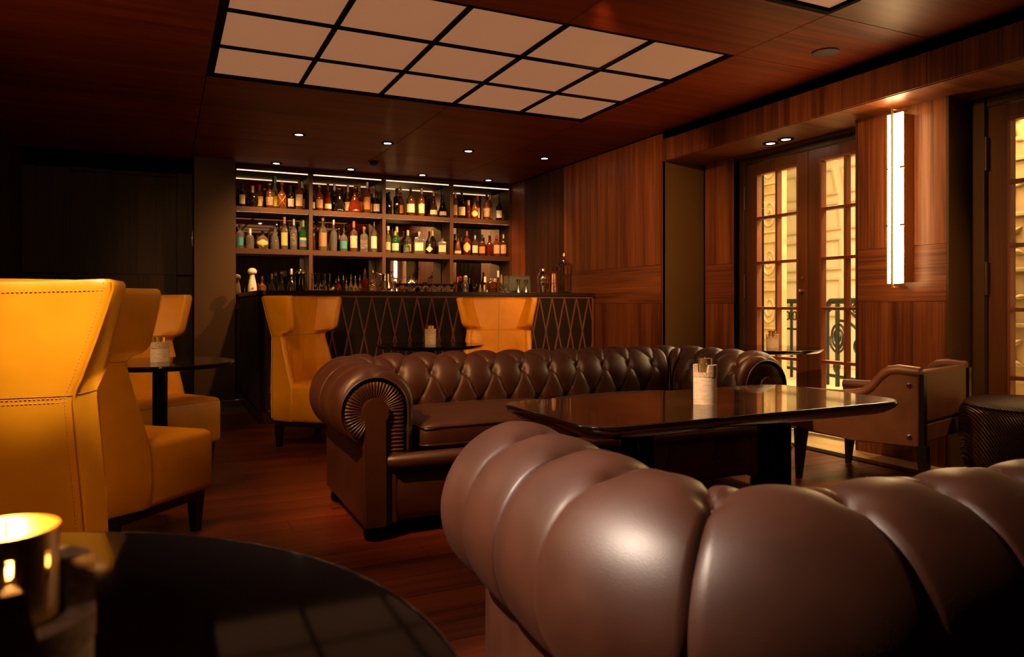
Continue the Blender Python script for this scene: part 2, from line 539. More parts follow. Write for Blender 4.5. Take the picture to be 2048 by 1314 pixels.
mk('trim_1', MB().box(XL, YD + 0.03, 2.385, 0.272, YB, 2.5), 'gap_black')['kind'] = 'structure'
tag(bpy.data.objects['trim_1'], 'dark recess above the far left door', 'trim')
S(mk('wall_pier', MB().box(0.272, 8.11, 0, 0.662, YB, 2.5), 'bronze_wall', bev=0.004), 'plain bronze painted pier left of the bottle shelves', 'pier')
sw = empty('light_switch', (0.262, 8.45, 1.68))
tag(sw, 'small steel switch plate on the bronze pier side', 'switch')
mk('plate', MB().box(0, -0.04, -0.075, 0.008, 0.04, 0.075), 'chrome', sw, bev=0.002)
mk('rocker', MB().box(-0.004, -0.018, -0.03, 0.002, 0.018, 0.03), 'silver', sw, bev=0.001)

# ------------------------------------------------------------------ right wall
wr = S(mk('wall_right', MB().box(XR + 0.02, 5.30, 0, XR + 0.5, YB, 2.6), 'gap_black'), 'walnut panelled wall to the right of the bar', 'wall')


def banded(parent, x, y0, y1, ztop, zs=(1.003, 1.345), t=0.02, edge=0.002):
    mk('lower_panel', MB().box(x, y0 + edge, 0.0, x + t, y1 - edge, zs[0] - .0015), 'walnut_z', parent)
    mk('band_panel', MB().box(x, y0 + edge, zs[0] + .0015, x + t, y1 - edge, zs[1] - .0015), 'walnut_y', parent)
    mk('upper_panel', MB().box(x, y0 + edge, zs[1] + .0015, x + t, y1 - edge, ztop), 'walnut_z', parent)


banded(wr, XR, 5.278, 7.02, 2.5)
mk('corner_trim', MB().box(XR - 0.004, 5.262, 0, XR + 0.03, 5.277, 2.254), 'bronze', wr)
# fluted panel
fm = MB()
k = 26; y0, y1 = 7.035, 7.98
for i in range(k):
    a = y0 + (y1 - y0) * i / k; w = (y1 - y0) / k
    fm.prism([(XR + 0.02, a), (XR - 0.006, a + w * .12), (XR - 0.010, a + w * .35), (XR - 0.010, a + w * .42), (XR - 0.006, a + w * .55), (XR + 0.02, a + w * .62)], 0, 2.5)
o = mk('fluted_panel', fm, 'fluted_wood', wr); o['kind'] = 'stuff'
mk('end_panel', MB().box(XR - 0.005, 7.99, 0, XR + 0.02, 8.349, 2.5), 'walnut_z', wr)

# beam over the glazed bays
bm_ = S(mk('beam', MB().box(XR + 0.012, YF, 2.262, 4.75, 5.275, 2.43), 'gap_black'), 'wood clad beam above the glazed doors', 'beam')
mk('beam_face', MB().box(XR, 2.787, 2.255, XR + 0.012, 5.275, 2.443), 'walnut_z', bm_)
mk('beam_face', MB().box(XR, YF, 2.255, XR + 0.012, 2.783, 2.443), 'walnut_z', bm_)
mk('beam_soffit', MB().box(XR + 0.0125, YF, 2.250, 4.41, 5.262, 2.262), 'walnut_x', bm_)
mk('soffit_edge', MB().box(4.41, YF, 2.235, 4.418, 5.20, 2.262), 'bronze', bm_)
mk('beam_back', MB().box(4.418, YF, 2.23, 4.75, 5.26, 2.262), 'dark_walnut', bm_)

# far return of the bay
rt = S(mk('wall_return', MB().box(XR + 0.006, 5.262, 0, 4.75, 5.30, 2.255), 'bronze_wall'), 'bronze return of the window bay', 'wall')
wj = S(mk('wall_jamb', MB().box(4.42, 4.86, 0, 4.75, 5.262, 2.25), 'gap_black'), 'narrow walnut panelled jamb left of the glazed door', 'wall')
banded(wj, 4.40, 4.868, 5.22, 2.25)

# pier with the sconce
pr_ = S(mk('wall_pier', MB().box(4.285, 2.862, 0, 4.80, 3.513, 2.25), 'bronze_wall'), 'walnut panelled pier carrying the wall light', 'pier')
banded(pr_, 4.265, 2.874, 3.503, 2.25, (1.012, 1.362))
mk('edge_trim', MB().box(4.262, 2.858, 0, 4.29, 2.873, 2.25), 'bronze', pr_)
mk('edge_trim', MB().box(4.262, 3.504, 0, 4.29, 3.517, 2.25), 'bronze', pr_)
p2 = S(mk('wall_pier', MB().box(4.285, YF, 0, 4.80, 1.40, 2.25), 'bronze_wall'), 'walnut panelled pier beyond the picture edge', 'pier')
banded(p2, 4.265, 0.6, 1.39, 2.25, (1.012, 1.362))


# glazed double doors
def french(name, y_hi, y_lo, label):
    """opening between y_hi (far) and y_lo (near) in the plane x = 4.50"""
    X = 4.50
    root = S(empty(name, (X, (y_hi + y_lo) / 2, 0)), label, 'door')
    oy = (y_hi + y_lo) / 2
    fr = MB().box(-0.03, y_hi - oy, 0, 0.09, y_hi + 0.085 - oy, 2.25).box(-0.03, y_lo - 0.085 - oy, 0, 0.09, y_lo - oy, 2.25).box(-0.01, y_lo - oy, 2.185, 0.09, y_hi - oy, 2.25)
    mk('door_frame', fr, 'bronze', root, bev=0.003)
    mid = (y_hi + y_lo) / 2
    zs = [0.17, 0.56, 0.962, 1.34, 1.715, 2.09]
    for (a, b_, far) in ((y_hi - 0.006, mid + 0.003, True), (mid - 0.003, y_lo + 0.006, False)):
        leaf = mk('door_leaf', MB().box(0, a - 0.115 - oy, 0.01, 0.045, a - oy, 2.18).box(0, b_ - oy, 0.01, 0.045, b_ + 0.095 - oy, 2.18)
                  .box(0, b_ + 0.095 - oy, 2.09, 0.045, a - 0.115 - oy, 2.18).box(0, b_ + 0.095 - oy, 0.01, 0.045, a - 0.115 - oy, 0.17), 'door_wood', root, bev=0.002)
        g0, g1 = b_ + 0.095, a - 0.115
        gm = (g0 + g1) / 2
        mk('muntin', MB().box(-0.004, gm - 0.011 - oy, 0.17, 0.05, gm + 0.011 - oy, 2.09), 'muntin_wood', leaf, bev=0.004)
        for z in zs[1:-1]:
            mk('muntin', MB().box(-0.006, g0 - oy, z - 0.012, 0.051, g1 - oy, z + 0.012), 'muntin_wood', leaf, bev=0.004)
        bead = MB()
        for (q0, q1) in ((g0 - 0.004, g0 + 0.014), (g1 - 0.014, g1 + 0.004)):
            bead.box(-0.005, q0 - oy, 0.165, 0.0505, q1 - oy, 2.095)
        bead.box(-0.005, g0 - oy, 2.078, 0.0505, g1 - oy, 2.098).box(-0.005, g0 - oy, 0.16, 0.0505, g1 - oy, 0.182)
        mk('glazing_bead', bead, 'muntin_wood', leaf, bev=0.003)
        for (q0, q1) in ((g0, gm), (gm, g1)):
            for j in range(5):
                mk('pane', MB().box(0.020, q0 + .002 - oy, zs[j] + .002, 0.0235, q1 - .002 - oy, zs[j + 1] - .002), 'pane_glass', leaf)
        hy = a if far else b_
        for z in (0.35, 1.15, 1.90):
            mk('hinge', MB().lathe([(0, 0), (.011, 0), (.011, .2), (0, .2)], 10), 'bronze', root, smooth=40, loc=(-0.022, hy - oy, z - .1))
    lock = MB().lathe([(0, 0), (.013, 0), (.013, .006), (0, .006)], 12)
    mk('lock_rose', lock, 'brass', root, smooth=40, loc=(-0.001, mid + 0.05 - oy, 1.20), rot=(0, -PI / 2, 0))
    kn = MB().lathe([(0, 0), (.012, 0), (.007, .012), (.007, .02), (.016, .03), (.016, .04), (0, .046)], 14)
    mk('door_knob', kn, 'brass', root, smooth=40, loc=(-0.001, mid + 0.05 - oy, 1.10), rot=(0, -PI / 2, 0))
    return root


french('door_1', 4.815, 3.475, 'glazed double doors left of the wall light, iron railing behind')
french('door_2', 2.775, 1.47, 'glazed double door cut off by the right picture edge')

# ------------------------------------------------------------------ stair hall beyond
hw = S(mk('wall_hall', MB().box(9.6, 3.0, 0, 9.75, 12.0, 2.0), 'cream_wall'), 'cream panelled wall of the stair hall', 'wall')
RV = 3.6
rows = []
for i in range(13):
    a = (PI / 2) * i / 12
    x, z = 9.6 - RV * (1 - math.cos(a)), 2.0 + RV * math.sin(a)
    rows.append([(x, 3.0, z), (x, 12.0, z)])
mk('vault', MB().grid(rows), 'cream_wall', hw, smooth=60)
S(mk('wall_hall', MB().box(4.62, 11.9, 0, 9.8, 12.0, 6), 'cream_wall'), 'far end wall of the stair hall', 'wall')
S(mk('wall_hall', MB().box(4.62, YF, -0.05, 13, YF + 0.1, 6), 'cream_wall'), 'near end wall of the stair hall', 'wall')
S(mk('wall_hall', MB().box(9.75, YF, 0, 9.85, 3.0, 6), 'cream_wall'), 'right part of the stair hall wall', 'wall')
S(mk('ceiling_hall', MB().box(4.75, YF, 5.2, 9.8, 12, 5.3), 'cream_wall'), 'plaster ceiling of the stair hall', 'ceiling')
S(mk('wall_hall', MB().box(4.62, YF, 2.25, 4.78, 12, 5.3), 'cream_wall'), 'hall side of the wall above the doors', 'wall')
S(mk('wall_hall', MB().box(4.62, 5.26, 0, 4.78, 12, 2.3), 'cream_wall'), 'hall side of the wall beside the doors', 'wall')


def vpt(s, off):
    """point on hall wall profile at arc length s, offset into the room"""
    if s <= 2.0:
        return (9.6 - off, s)
    a = (s - 2.0) / RV
    return (9.6 - RV * (1 - math.cos(a)) - off * math.cos(a), 2.0 + RV * math.sin(a) - off * math.sin(a))


def mould(y0, y1, s0, s1):
    mb = MB()
    w = 0.035
    n_ = 5
    for (ya, yb_) in ((y0, y0 + w), (y1 - w, y1)):
        rr = []
        for i in range(n_ + 1):
            s = s0 + (s1 - s0) * i / n_
            (xa, za), (xb, zb) = vpt(s, 0.0), vpt(s, 0.035)
            rr.append([(xa, ya, za), (xb, ya, zb), (xb, yb_, zb), (xa, yb_, za)])
        mb.grid(rr, closed_u=True, cap0=True, cap1=True)
    for (sa, sb) in ((s0, s0 + w), (s1 - w, s1)):
        (xa, za), (xb, zb), (xc, zc), (xd, zd) = vpt(sa, 0), vpt(sa, .035), vpt(sb, .035), vpt(sb, 0)
        mb.grid([[(xa, q, za), (xb, q, zb), (xc, q, zc), (xd, q, zd)] for q in (y0 + w + .001, y1 - w - .001)], closed_u=True, cap0=True, cap1=True)
    return mb


yy = 6.0
rowsS = [(0.10, 0.85), (0.98, 1.42), (1.55, 2.05), (2.18, 2.62), (2.74, 3.16), (3.28, 3.75)]
for c in range(8):
    for (s0, s1) in rowsS:
        mk('wall_moulding', mould(yy, yy + 0.58, s0, s1), 'cream_trim', hw, fix=True)
    yy += 0.72

# carved plaster pilaster left of the view, and carved stone beside door_2
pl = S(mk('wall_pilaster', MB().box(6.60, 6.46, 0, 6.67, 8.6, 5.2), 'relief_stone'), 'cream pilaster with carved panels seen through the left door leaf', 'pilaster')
for j in range(7):
    z0 = 0.12 + j * 0.58
    for (y0, y1) in ((6.53, 6.79), (6.87, 7.13), (7.21, 7.47)):
        mb = MB().box(6.575, y0, z0 + .0205, 6.602, y0 + .02, z0 + .4595).box(6.575, y1 - .02, z0 + .0205, 6.602, y1, z0 + .4595).box(6.575, y0, z0, 6.602, y1, z0 + .02).box(6.575, y0, z0 + .46, 6.602, y1, z0 + .48)
        mk('carved_frame', mb, 'relief_stone', pl)
        q = []
        for i in range(40):
            a = i * 0.32; rr = 0.010 + 0.0026 * i
            q.append((6.595, (y0 + y1) / 2 + rr * math.cos(a), z0 + 0.24 + rr * 1.6 * math.sin(a)))
        mk('carved_scroll', MB().tube(q, 0.014, 6), 'relief_stone', pl, smooth=60)
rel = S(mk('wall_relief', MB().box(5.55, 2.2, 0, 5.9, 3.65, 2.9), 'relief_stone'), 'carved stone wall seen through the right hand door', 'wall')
for j in range(7):
    z0 = 0.05 + j * 0.40
    for c in range(3):
        yc = 2.50 + c * 0.42
        q = []
        for i in range(46):
            a = i * 0.30 * (1 if (j + c) % 2 else -1); rr = 0.012 + 0.0030 * i
            q.append((5.548, yc + rr * math.cos(a), z0 + 0.19 + rr * 1.05 * math.sin(a)))
        mk('carved_scroll', MB().tube(q, 0.016, 6), 'relief_stone', rel, smooth=60)
        lf = MB()
        for t in range(5):
            a = t * 1.256 + j
            lf.lathe([(0, -0.012), (0.045, 0), (0, 0.012)], 8, (0, 0, 0))
            break
        for t in range(6):
            a = t * 1.047 + 0.5 * j
            mk('carved_leaf', MB().lathe([(0.001, -0.05), (0.016, -0.02), (0.02, 0.01), (0.001, 0.05)], 8), 'relief_stone', rel, smooth=60,
               loc=(5.55, yc + 0.15 * math.cos(a), z0 + 0.19 + 0.15 * math.sin(a)), rot=(a - PI / 2, 0, 0))
    mk('carved_band', MB().box(5.532, 2.2, z0 - 0.022, 5.552, 3.65, z0 + 0.006), 'relief_stone', rel, bev=.004)

# wrought iron railing
rl = empty('iron_railing', (7.40, 6.40, 0)); rl.rotation_euler = (0, 0, R(-20))
tag(rl, 'black wrought iron stair railing with scrolls behind the glazed doors', 'railing')


def ry(pts, r, name, seg=6):
    return mk(name, MB().tube([(0, p, z) for p, z in pts], r, seg), 'iron', rl, smooth=60)


def ring(cy, cz, r, t=0.010):
    return [(cy + r * math.cos(2 * PI * i / 20), cz + r * math.sin(2 * PI * i / 20)) for i in range(20)]


ry([(1.30, 1.04), (0.60, 1.04)], 0.032, 'top_rail', 8)
ry([(0.20, 0.93), (0.165, 0.99), (0.10, 1.035), (-1.2, 1.04)], 0.035, 'top_rail', 8)
ry([(1.30, 0.12), (-1.2, 0.12)], 0.022, 'bottom_rail')
for yv in (1.12, 0.86, 0.62):
    ry([(yv, 0.0), (yv, 1.04)], 0.045 if yv == .86 else .02, 'post')
ry([(1.3, 0.66), (0.6, 0.66)], .016, 'rail'); ry([(1.3, 0.40), (0.6, 0.40)], .014, 'rail')
for i in range(7):
    mk('ring', MB().tube([(0, p, z) for p, z in ring(1.24 - 0.105 * i, 0.84, 0.055)], 0.010, 6, True), 'iron', rl, smooth=60)
for yv in (0.18, -0.06, -0.62):
    ry([(yv, 0.0), (yv, 1.0)], 0.026, 'post')
ry([(0.36, 0.0), (0.36, 0.74), (0.30, 0.82), (0.10, 0.93)], 0.016, 'post')
for i in range(11):
    mk('ring', MB().tube([(0, p, z) for p, z in ring(0.27, 0.17 + i * 0.066, 0.030 if i % 2 else 0.040)], 0.009, 6, True), 'iron', rl, smooth=60)


def scroll(cy, cz, r, turns, name='scroll', th=0.012, dirn=1, a0=0.0):
    q = []
    n_ = int(26 * turns)
    for i in range(n_ + 1):
        a = a0 + dirn * 2 * PI * turns * i / n_
        rr = r * (0.10 + 0.90 * i / n_)
        q.append((cy + rr * math.cos(a), cz + rr * math.sin(a)))
    return ry(q, th, name)


scroll(-0.07, 0.60, 0.20, 3.0, th=.014)
scroll(-0.05, 0.24, 0.075, 2.2, dirn=-1)
scroll(-0.50, 0.50, 0.085, 2.2)
scroll(-0.52, 0.22, 0.06, 1.6, dirn=-1)
ry([(-0.12, 0.80), (-0.30, 0.79), (-0.46, 0.72), (-0.57, 0.62), (-0.58, 0.12)], .018, 'arch_bar')
ry([(-0.2, 0.95), (-0.40, 0.88), (-0.60, 0.78)], .018, 'arch_bar')
for (a, b_) in ((-0.44, .95), (-0.54, .91), (-0.40, 0.98), (-0.58, .99)):
    mk('ring', MB().tube([(0, p, z) for p, z in ring(a, b_, 0.045)], 0.010, 6, True), 'iron', rl, smooth=60)
ry([(-0.02, 0.40), (-0.24, 0.56)], .012, 'brace')

# ------------------------------------------------------------------ bar counter
BX0, BX1, BY0 = 0.72, 3.935, 6.38
bar = empty('bar_counter', ((BX0 + BX1) / 2, 6.7, 0))
tag(bar, 'dark bar counter with crossed diamond lattice front', 'bar counter')
ox, oy = bar.location.x, bar.location.y


def rr_poly(x0, y0, x1, y1, r, corners=(1, 1, 1, 1), n=6):
    P = []
    for (cx, cy, a0, on) in ((x1 - r, y1 - r, 0, corners[0]), (x0 + r, y1 - r, 90, corners[1]), (x0 + r, y0 + r, 180, corners[2]), (x1 - r, y0 + r, 270, corners[3])):
        if on:
            for i in range(n + 1):
                a = R(a0 + 90 * i / n); P.append((cx + r * math.cos(a), cy + r * math.sin(a)))
        else:
            s = {0: (1, 1), 90: (-1, 1), 180: (-1, -1), 270: (1, -1)}[a0]
            P.append((cx + r * s[0], cy + r * s[1]))
    return P


def off(poly, dx, dy):
    return [(a + dx, b_ + dy) for a, b_ in poly]


mk('bar_body', MB().prism(off(rr_poly(BX0, BY0, BX1, 6.98, 0.07, (0, 0, 1, 0)), -ox, -oy), 0.10, 1.06), 'bar_dark', bar, smooth=30)
mk('bar_return', MB().box(BX0 - ox, 6.9 - oy, 0.10, 1.16 - ox, 8.10 - oy, 1.06), 'bar_dark', bar)
mk('bar_plinth', MB().prism(off(rr_poly(BX0 - .02, BY0 - .02, BX1, 7.0, 0.07, (0, 0, 1, 0)), -ox, -oy), 0.0, 0.10).box(BX0 - .02 - ox, 6.95 - oy, 0, 1.16 - ox, 8.10 - oy, 0.10), 'bar_top', bar, smooth=30)
mk('bar_top', MB().prism(off(rr_poly(BX0 - .025, BY0 - .03, BX1 + .01, 7.02, 0.08, (0, 0, 1, 0)), -ox, -oy), 1.075, 1.11).box(BX0 - .025 - ox, 7.02 - oy, 1.075, 1.18 - ox, 8.10 - oy, 1.11), 'bar_top', bar, smooth=30)
mk('top_rail', MB().box(BX0 + .06 - ox, BY0 - .012 - oy, 1.055, BX1 - ox, BY0 + .01 - oy, 1.073), 'lattice', bar)
mk('base_rail', MB().box(BX0 + .06 - ox, BY0 - .012 - oy, 0.10, BX1 - ox, BY0 + .01 - oy, 0.115), 'lattice', bar)
mk('end_rail', MB().box(BX1 - .014 - ox, BY0 - .012 - oy, 0.11, BX1 - ox, BY0 + .01 - oy, 1.06), 'lattice', bar)
SP, HH = 0.139, 0.333
zt, zb = 1.056, 0.113
sl = (SP / 2) / HH
i = 0
x = BX0 + 0.10
while x < BX1 + 0.3:
    for sgn in (1, -1):
        a, za = x, zt
        b_, zb_ = x + sgn * sl * (zt - zb), zb
        lo, hi = BX0 + 0.072, BX1 - 0.012
        if sgn > 0 and a < hi:
            if b_ > hi: zb_ = zt - (hi - a) / sl; b_ = hi
        elif sgn < 0 and b_ < hi:
            if a > hi: za = zt - (a - hi) / sl; a = hi
            if b_ < lo: zb_ = zt - (x - lo) / sl; b_ = lo
        else:
            continue
        if za - zb_ < 0.05: continue
        w = 0.0065
        mb = MB().prism([(a - w - ox, za), (b_ - w - ox, zb_), (b_ + w - ox, zb_), (a + w - ox, za)], BY0 - 0.008 - (0.002 if sgn > 0 else 0) - oy, BY0 + .004 - oy, 'y')
        mk('lattice_strip', mb, 'lattice', bar)
    x += SP
# ribbed side of the bar facing the passage
for tier, (z0, z1) in enumerate(((0.12, 0.42), (0.43, 0.74), (0.75, 1.05))):
    for i in range(9):
        y0 = 6.50 + i * 0.178 + (0.06 if tier % 2 else 0)
        mk('side_rib', MB().prism([(BX0 - ox, y0 - oy), (BX0 - 0.016 - ox, y0 + 0.02 - oy), (BX0 - 0.016 - ox, y0 + 0.07 - oy), (BX0 - ox, y0 + 0.09 - oy)], z0, z1), 'rib', bar)

# ------------------------------------------------------------------ back bar shelving
YS, YM = 8.35, 8.665
sh = empty('bottle_shelving', (2.32, YS, 0))
tag(sh, 'bronze back bar shelving with mirrored back in four lit bays', 'shelving')
ox, oy = 2.32, YS
cols = [(0.664, 0.692), (1.456, 1.498), (2.291, 2.333), (3.128, 3.173), (3.93, 3.955)]
for (a, b_) in cols:
    mk('upright', MB().box(a - ox, 0, 0.0, b_ - ox, 0.30, 2.44), 'shelf_bronze', sh, bev=.002)
mk('header', MB().box(0.664 - ox, 0.0, 2.448, 3.955 - ox, 0.33, 2.495), 'shelf_bronze', sh, bev=.002)
mk('counter', MB().box(0.664 - ox, -0.18, 0.95, 3.955 - ox, 0.31, 1.0), 'shelf_bronze', sh, bev=.002)
mk('counter_front', MB().box(0.664 - ox, -0.15, 0.0, 3.955 - ox, 0.31, 0.949), 'bar_dark', sh)
for i in range(4):
    a, b_ = cols[i][1], cols[i + 1][0]
    for (z0, z1) in ((1.996, 2.05), (1.548, 1.60)):
        s_ = mk('shelf', MB().box(a - ox, 0.0145, z0 + .008, b_ - ox, 0.30, z1).box(a - ox, 0.002, z0, b_ - ox, 0.014, z1), 'shelf_bronze', sh)
        mk('light_strip', MB().box(a + .01 - ox, 0.016, z0 + .0005, b_ - .01 - ox, 0.022, z0 + .0075), 'led', s_)
        mk('strip_cover', MB().box(a + .004 - ox, 0.023, z0 - .006, b_ - .004 - ox, 0.026, z0 + .0078), 'shelf_bronze', s_)
    mk('light_strip', MB().box(a + .01 - ox, 0.016, 2.440, b_ - .01 - ox, 0.022, 2.447), 'led', sh)
    mk('mirror_panel', MB().box(a - 0.02 - ox, 0.312, 1.0, b_ + 0.02 - ox, 0.318, 2.45), 'mirror', sh)

# ------------------------------------------------------------------ bottles
GL = {'black': ((0.006, 0.004, 0.003), 0.0), 'amber': ((0.55, 0.16, 0.03), 0.9), 'brown': ((0.16, 0.055, 0.02), 0.8), 'olive': ((0.30, 0.28, 0.06), 0.9),
      'red': ((0.42, 0.06, 0.02), 0.9), 'green': ((0.05, 0.36, 0.12), 0.9), 'clear': ((0.96, 0.93, 0.88), 1.0), 'pale': ((0.95, 0.82, 0.55), 1.0), 'pink': ((0.85, 0.48, 0.40), 1.0)}
for k_, (c_, t_) in GL.items():
    simple('glass_' + k_, c_, 0.03, trans=t_ * 0.92, ior=1.47, spec=0.6)
LB = {'cream': (0.62, 0.50, 0.32), 'white': (0.70, 0.62, 0.52), 'yellow': (0.62, 0.46, 0.12), 'tan': (0.52, 0.32, 0.16), 'brown': (0.16, 0.07, 0.03), 'orange': (0.62, 0.24, 0.05),
      'pink': (0.66, 0.36, 0.24), 'teal': (0.03, 0.30, 0.34), 'dark': (0.05, 0.035, 0.03), 'silver': (0.45, 0.42, 0.38), 'olive': (0.45, 0.42, 0.10), 'bronze': (0.34, 0.20, 0.08),
      'oval': (0.82, 0.60, 0.18), 'diamond': (0.80, 0.64, 0.30), 'painted': (0.05, 0.16, 0.34)}
for k_, c_ in LB.items():
    label_mat('label_' + k_, c_, (0.45, 0.40, 0.32) if sum(c_) < 0.4 else (0.12, 0.05, 0.03))
simple('label_red', (0.60, 0.05, 0.03), 0.6)
simple('label_sun', (0.85, 0.55, 0.05), 0.6)
CP = {'black': (0.012, 0.010, 0.010), 'gold': (0.70, 0.42, 0.10), 'red': (0.50, 0.03, 0.025), 'green': (0.20, 0.45, 0.03), 'cork': (0.42, 0.22, 0.09), 'brown': (0.05, 0.02, 0.012), 'white': (0.85, 0.80, 0.70),
      'navy': (0.02, 0.03, 0.07), 'cream': (0.80, 0.68, 0.42), 'orange': (0.75, 0.28, 0.03), 'silver': (0.60, 0.55, 0.50), 'pink': (0.60, 0.22, 0.16)}
for k_, c_ in CP.items():
    simple('cap_' + k_, c_, 0.35, 0.6 if k_ in ('gold', 'silver') else 0.0)
MATS['cap_clear'] = MATS['clear_glass']

NR = 0.013  # neck radius
SHAPES = {
    'straight': (lambda r: [(0, 0), (r * .96, 0), (r, .02), (r, .60), (r * .93, .655), (NR * 1.25, .735), (NR, .76), (NR, .90), (0, .90)], .80, .13, .52, 1.0),
    'wine': (lambda r: [(0, 0), (r * .96, 0), (r, .02), (r, .52), (r * .9, .60), (r * .55, .68), (NR * 1.1, .76), (NR, .92), (0, .92)], .78, .12, .42, 1.0),
    'shoulder': (lambda r: [(0, 0), (r * .9, 0), (r * .94, .02), (r, .50), (r * .98, .58), (r * .8, .655), (NR * 1.2, .72), (NR, .75), (NR, .90), (0, .90)], .80, .12, .44, 1.0),
    'bell': (lambda r: [(0, 0), (r * .95, 0), (r, .03), (r * .97, .20), (r * .80, .42), (r * .55, .58), (NR * 1.2, .72), (NR, .90), (0, .90)], .82, .10, .27, 1.0),
    'round': (lambda r: [(0, 0), (r * .7, 0), (r * .86, .03), (r, .18), (r, .36), (r * .9, .50), (r * .6, .60), (NR * 1.2, .68), (NR, .72), (NR, .90), (0, .90)], .80, .12, .38, 1.0),
    'squat': (lambda r: [(0, 0), (r * .96, 0), (r, .02), (r, .50), (r * .9, .60), (NR * 1.5, .70), (NR * 1.2, .74), (NR * 1.2, .86), (0, .86)], .74, .12, .46, 1.0),
    'square': (lambda r: [(0, 0), (r * .97, 0), (r, .02), (r, .60), (r * .95, .66), (NR * 1.3, .72), (NR * 1.1, .76), (NR * 1.1, .88), (0, .88)], .80, .14, .50, .8),
    'slim': (lambda r: [(0, 0), (r * .9, 0), (r * .95, .02), (r, .45), (r * .9, .58), (r * .5, .70), (NR * .9, .78), (NR * .9, .92), (0, .92)], .84, .12, .40, 1.0),
    'decanter': (lambda r: [(0, 0), (r * .98, 0), (r, .03), (r * .90, .20), (r * .66, .42), (r * .42, .58), (NR * 1.2, .66), (NR * 1.1, .78), (NR * 1.5, .80), (0, .80)], .76, .08, .20, .62),
    'bulb': (lambda r: [(0, 0), (r * .6, 0), (r * .85, .08), (r, .26), (r * .96, .42), (r * .7, .58), (NR * 1.5, .70), (NR * 1.2, .76), (NR * 1.2, .88), (0, .88)], .66, .12, .36, .8),
    'disc': (lambda r: [(0, 0), (r * .45, 0), (r * .7, .05), (r * .95, .22), (r, .36), (r * .92, .52), (r * .6, .68), (NR * 1.2, .76), (NR * 1.2, .86), (0, .86)], .80, .16, .52, .55),
}
ORD = ['first', 'second', 'third', 'fourth', 'fifth', 'sixth', 'seventh', 'eighth', 'ninth', 'tenth', 'eleventh', 'twelfth', 'thirteenth']
BAYN = ['leftmost bay', 'second bay', 'third bay', 'rightmost bay']
GN = {'black': 'black glass', 'amber': 'amber', 'brown': 'dark brown', 'olive': 'olive', 'red': 'red brown', 'green': 'green', 'clear': 'clear', 'pale': 'pale', 'pink': 'pink'}
LN = {'none': 'without label', 'oval': 'with yellow oval label', 'diamond': 'with cream diamond label', 'painted': 'with painted label', 'mesh': 'with crossed netting'}


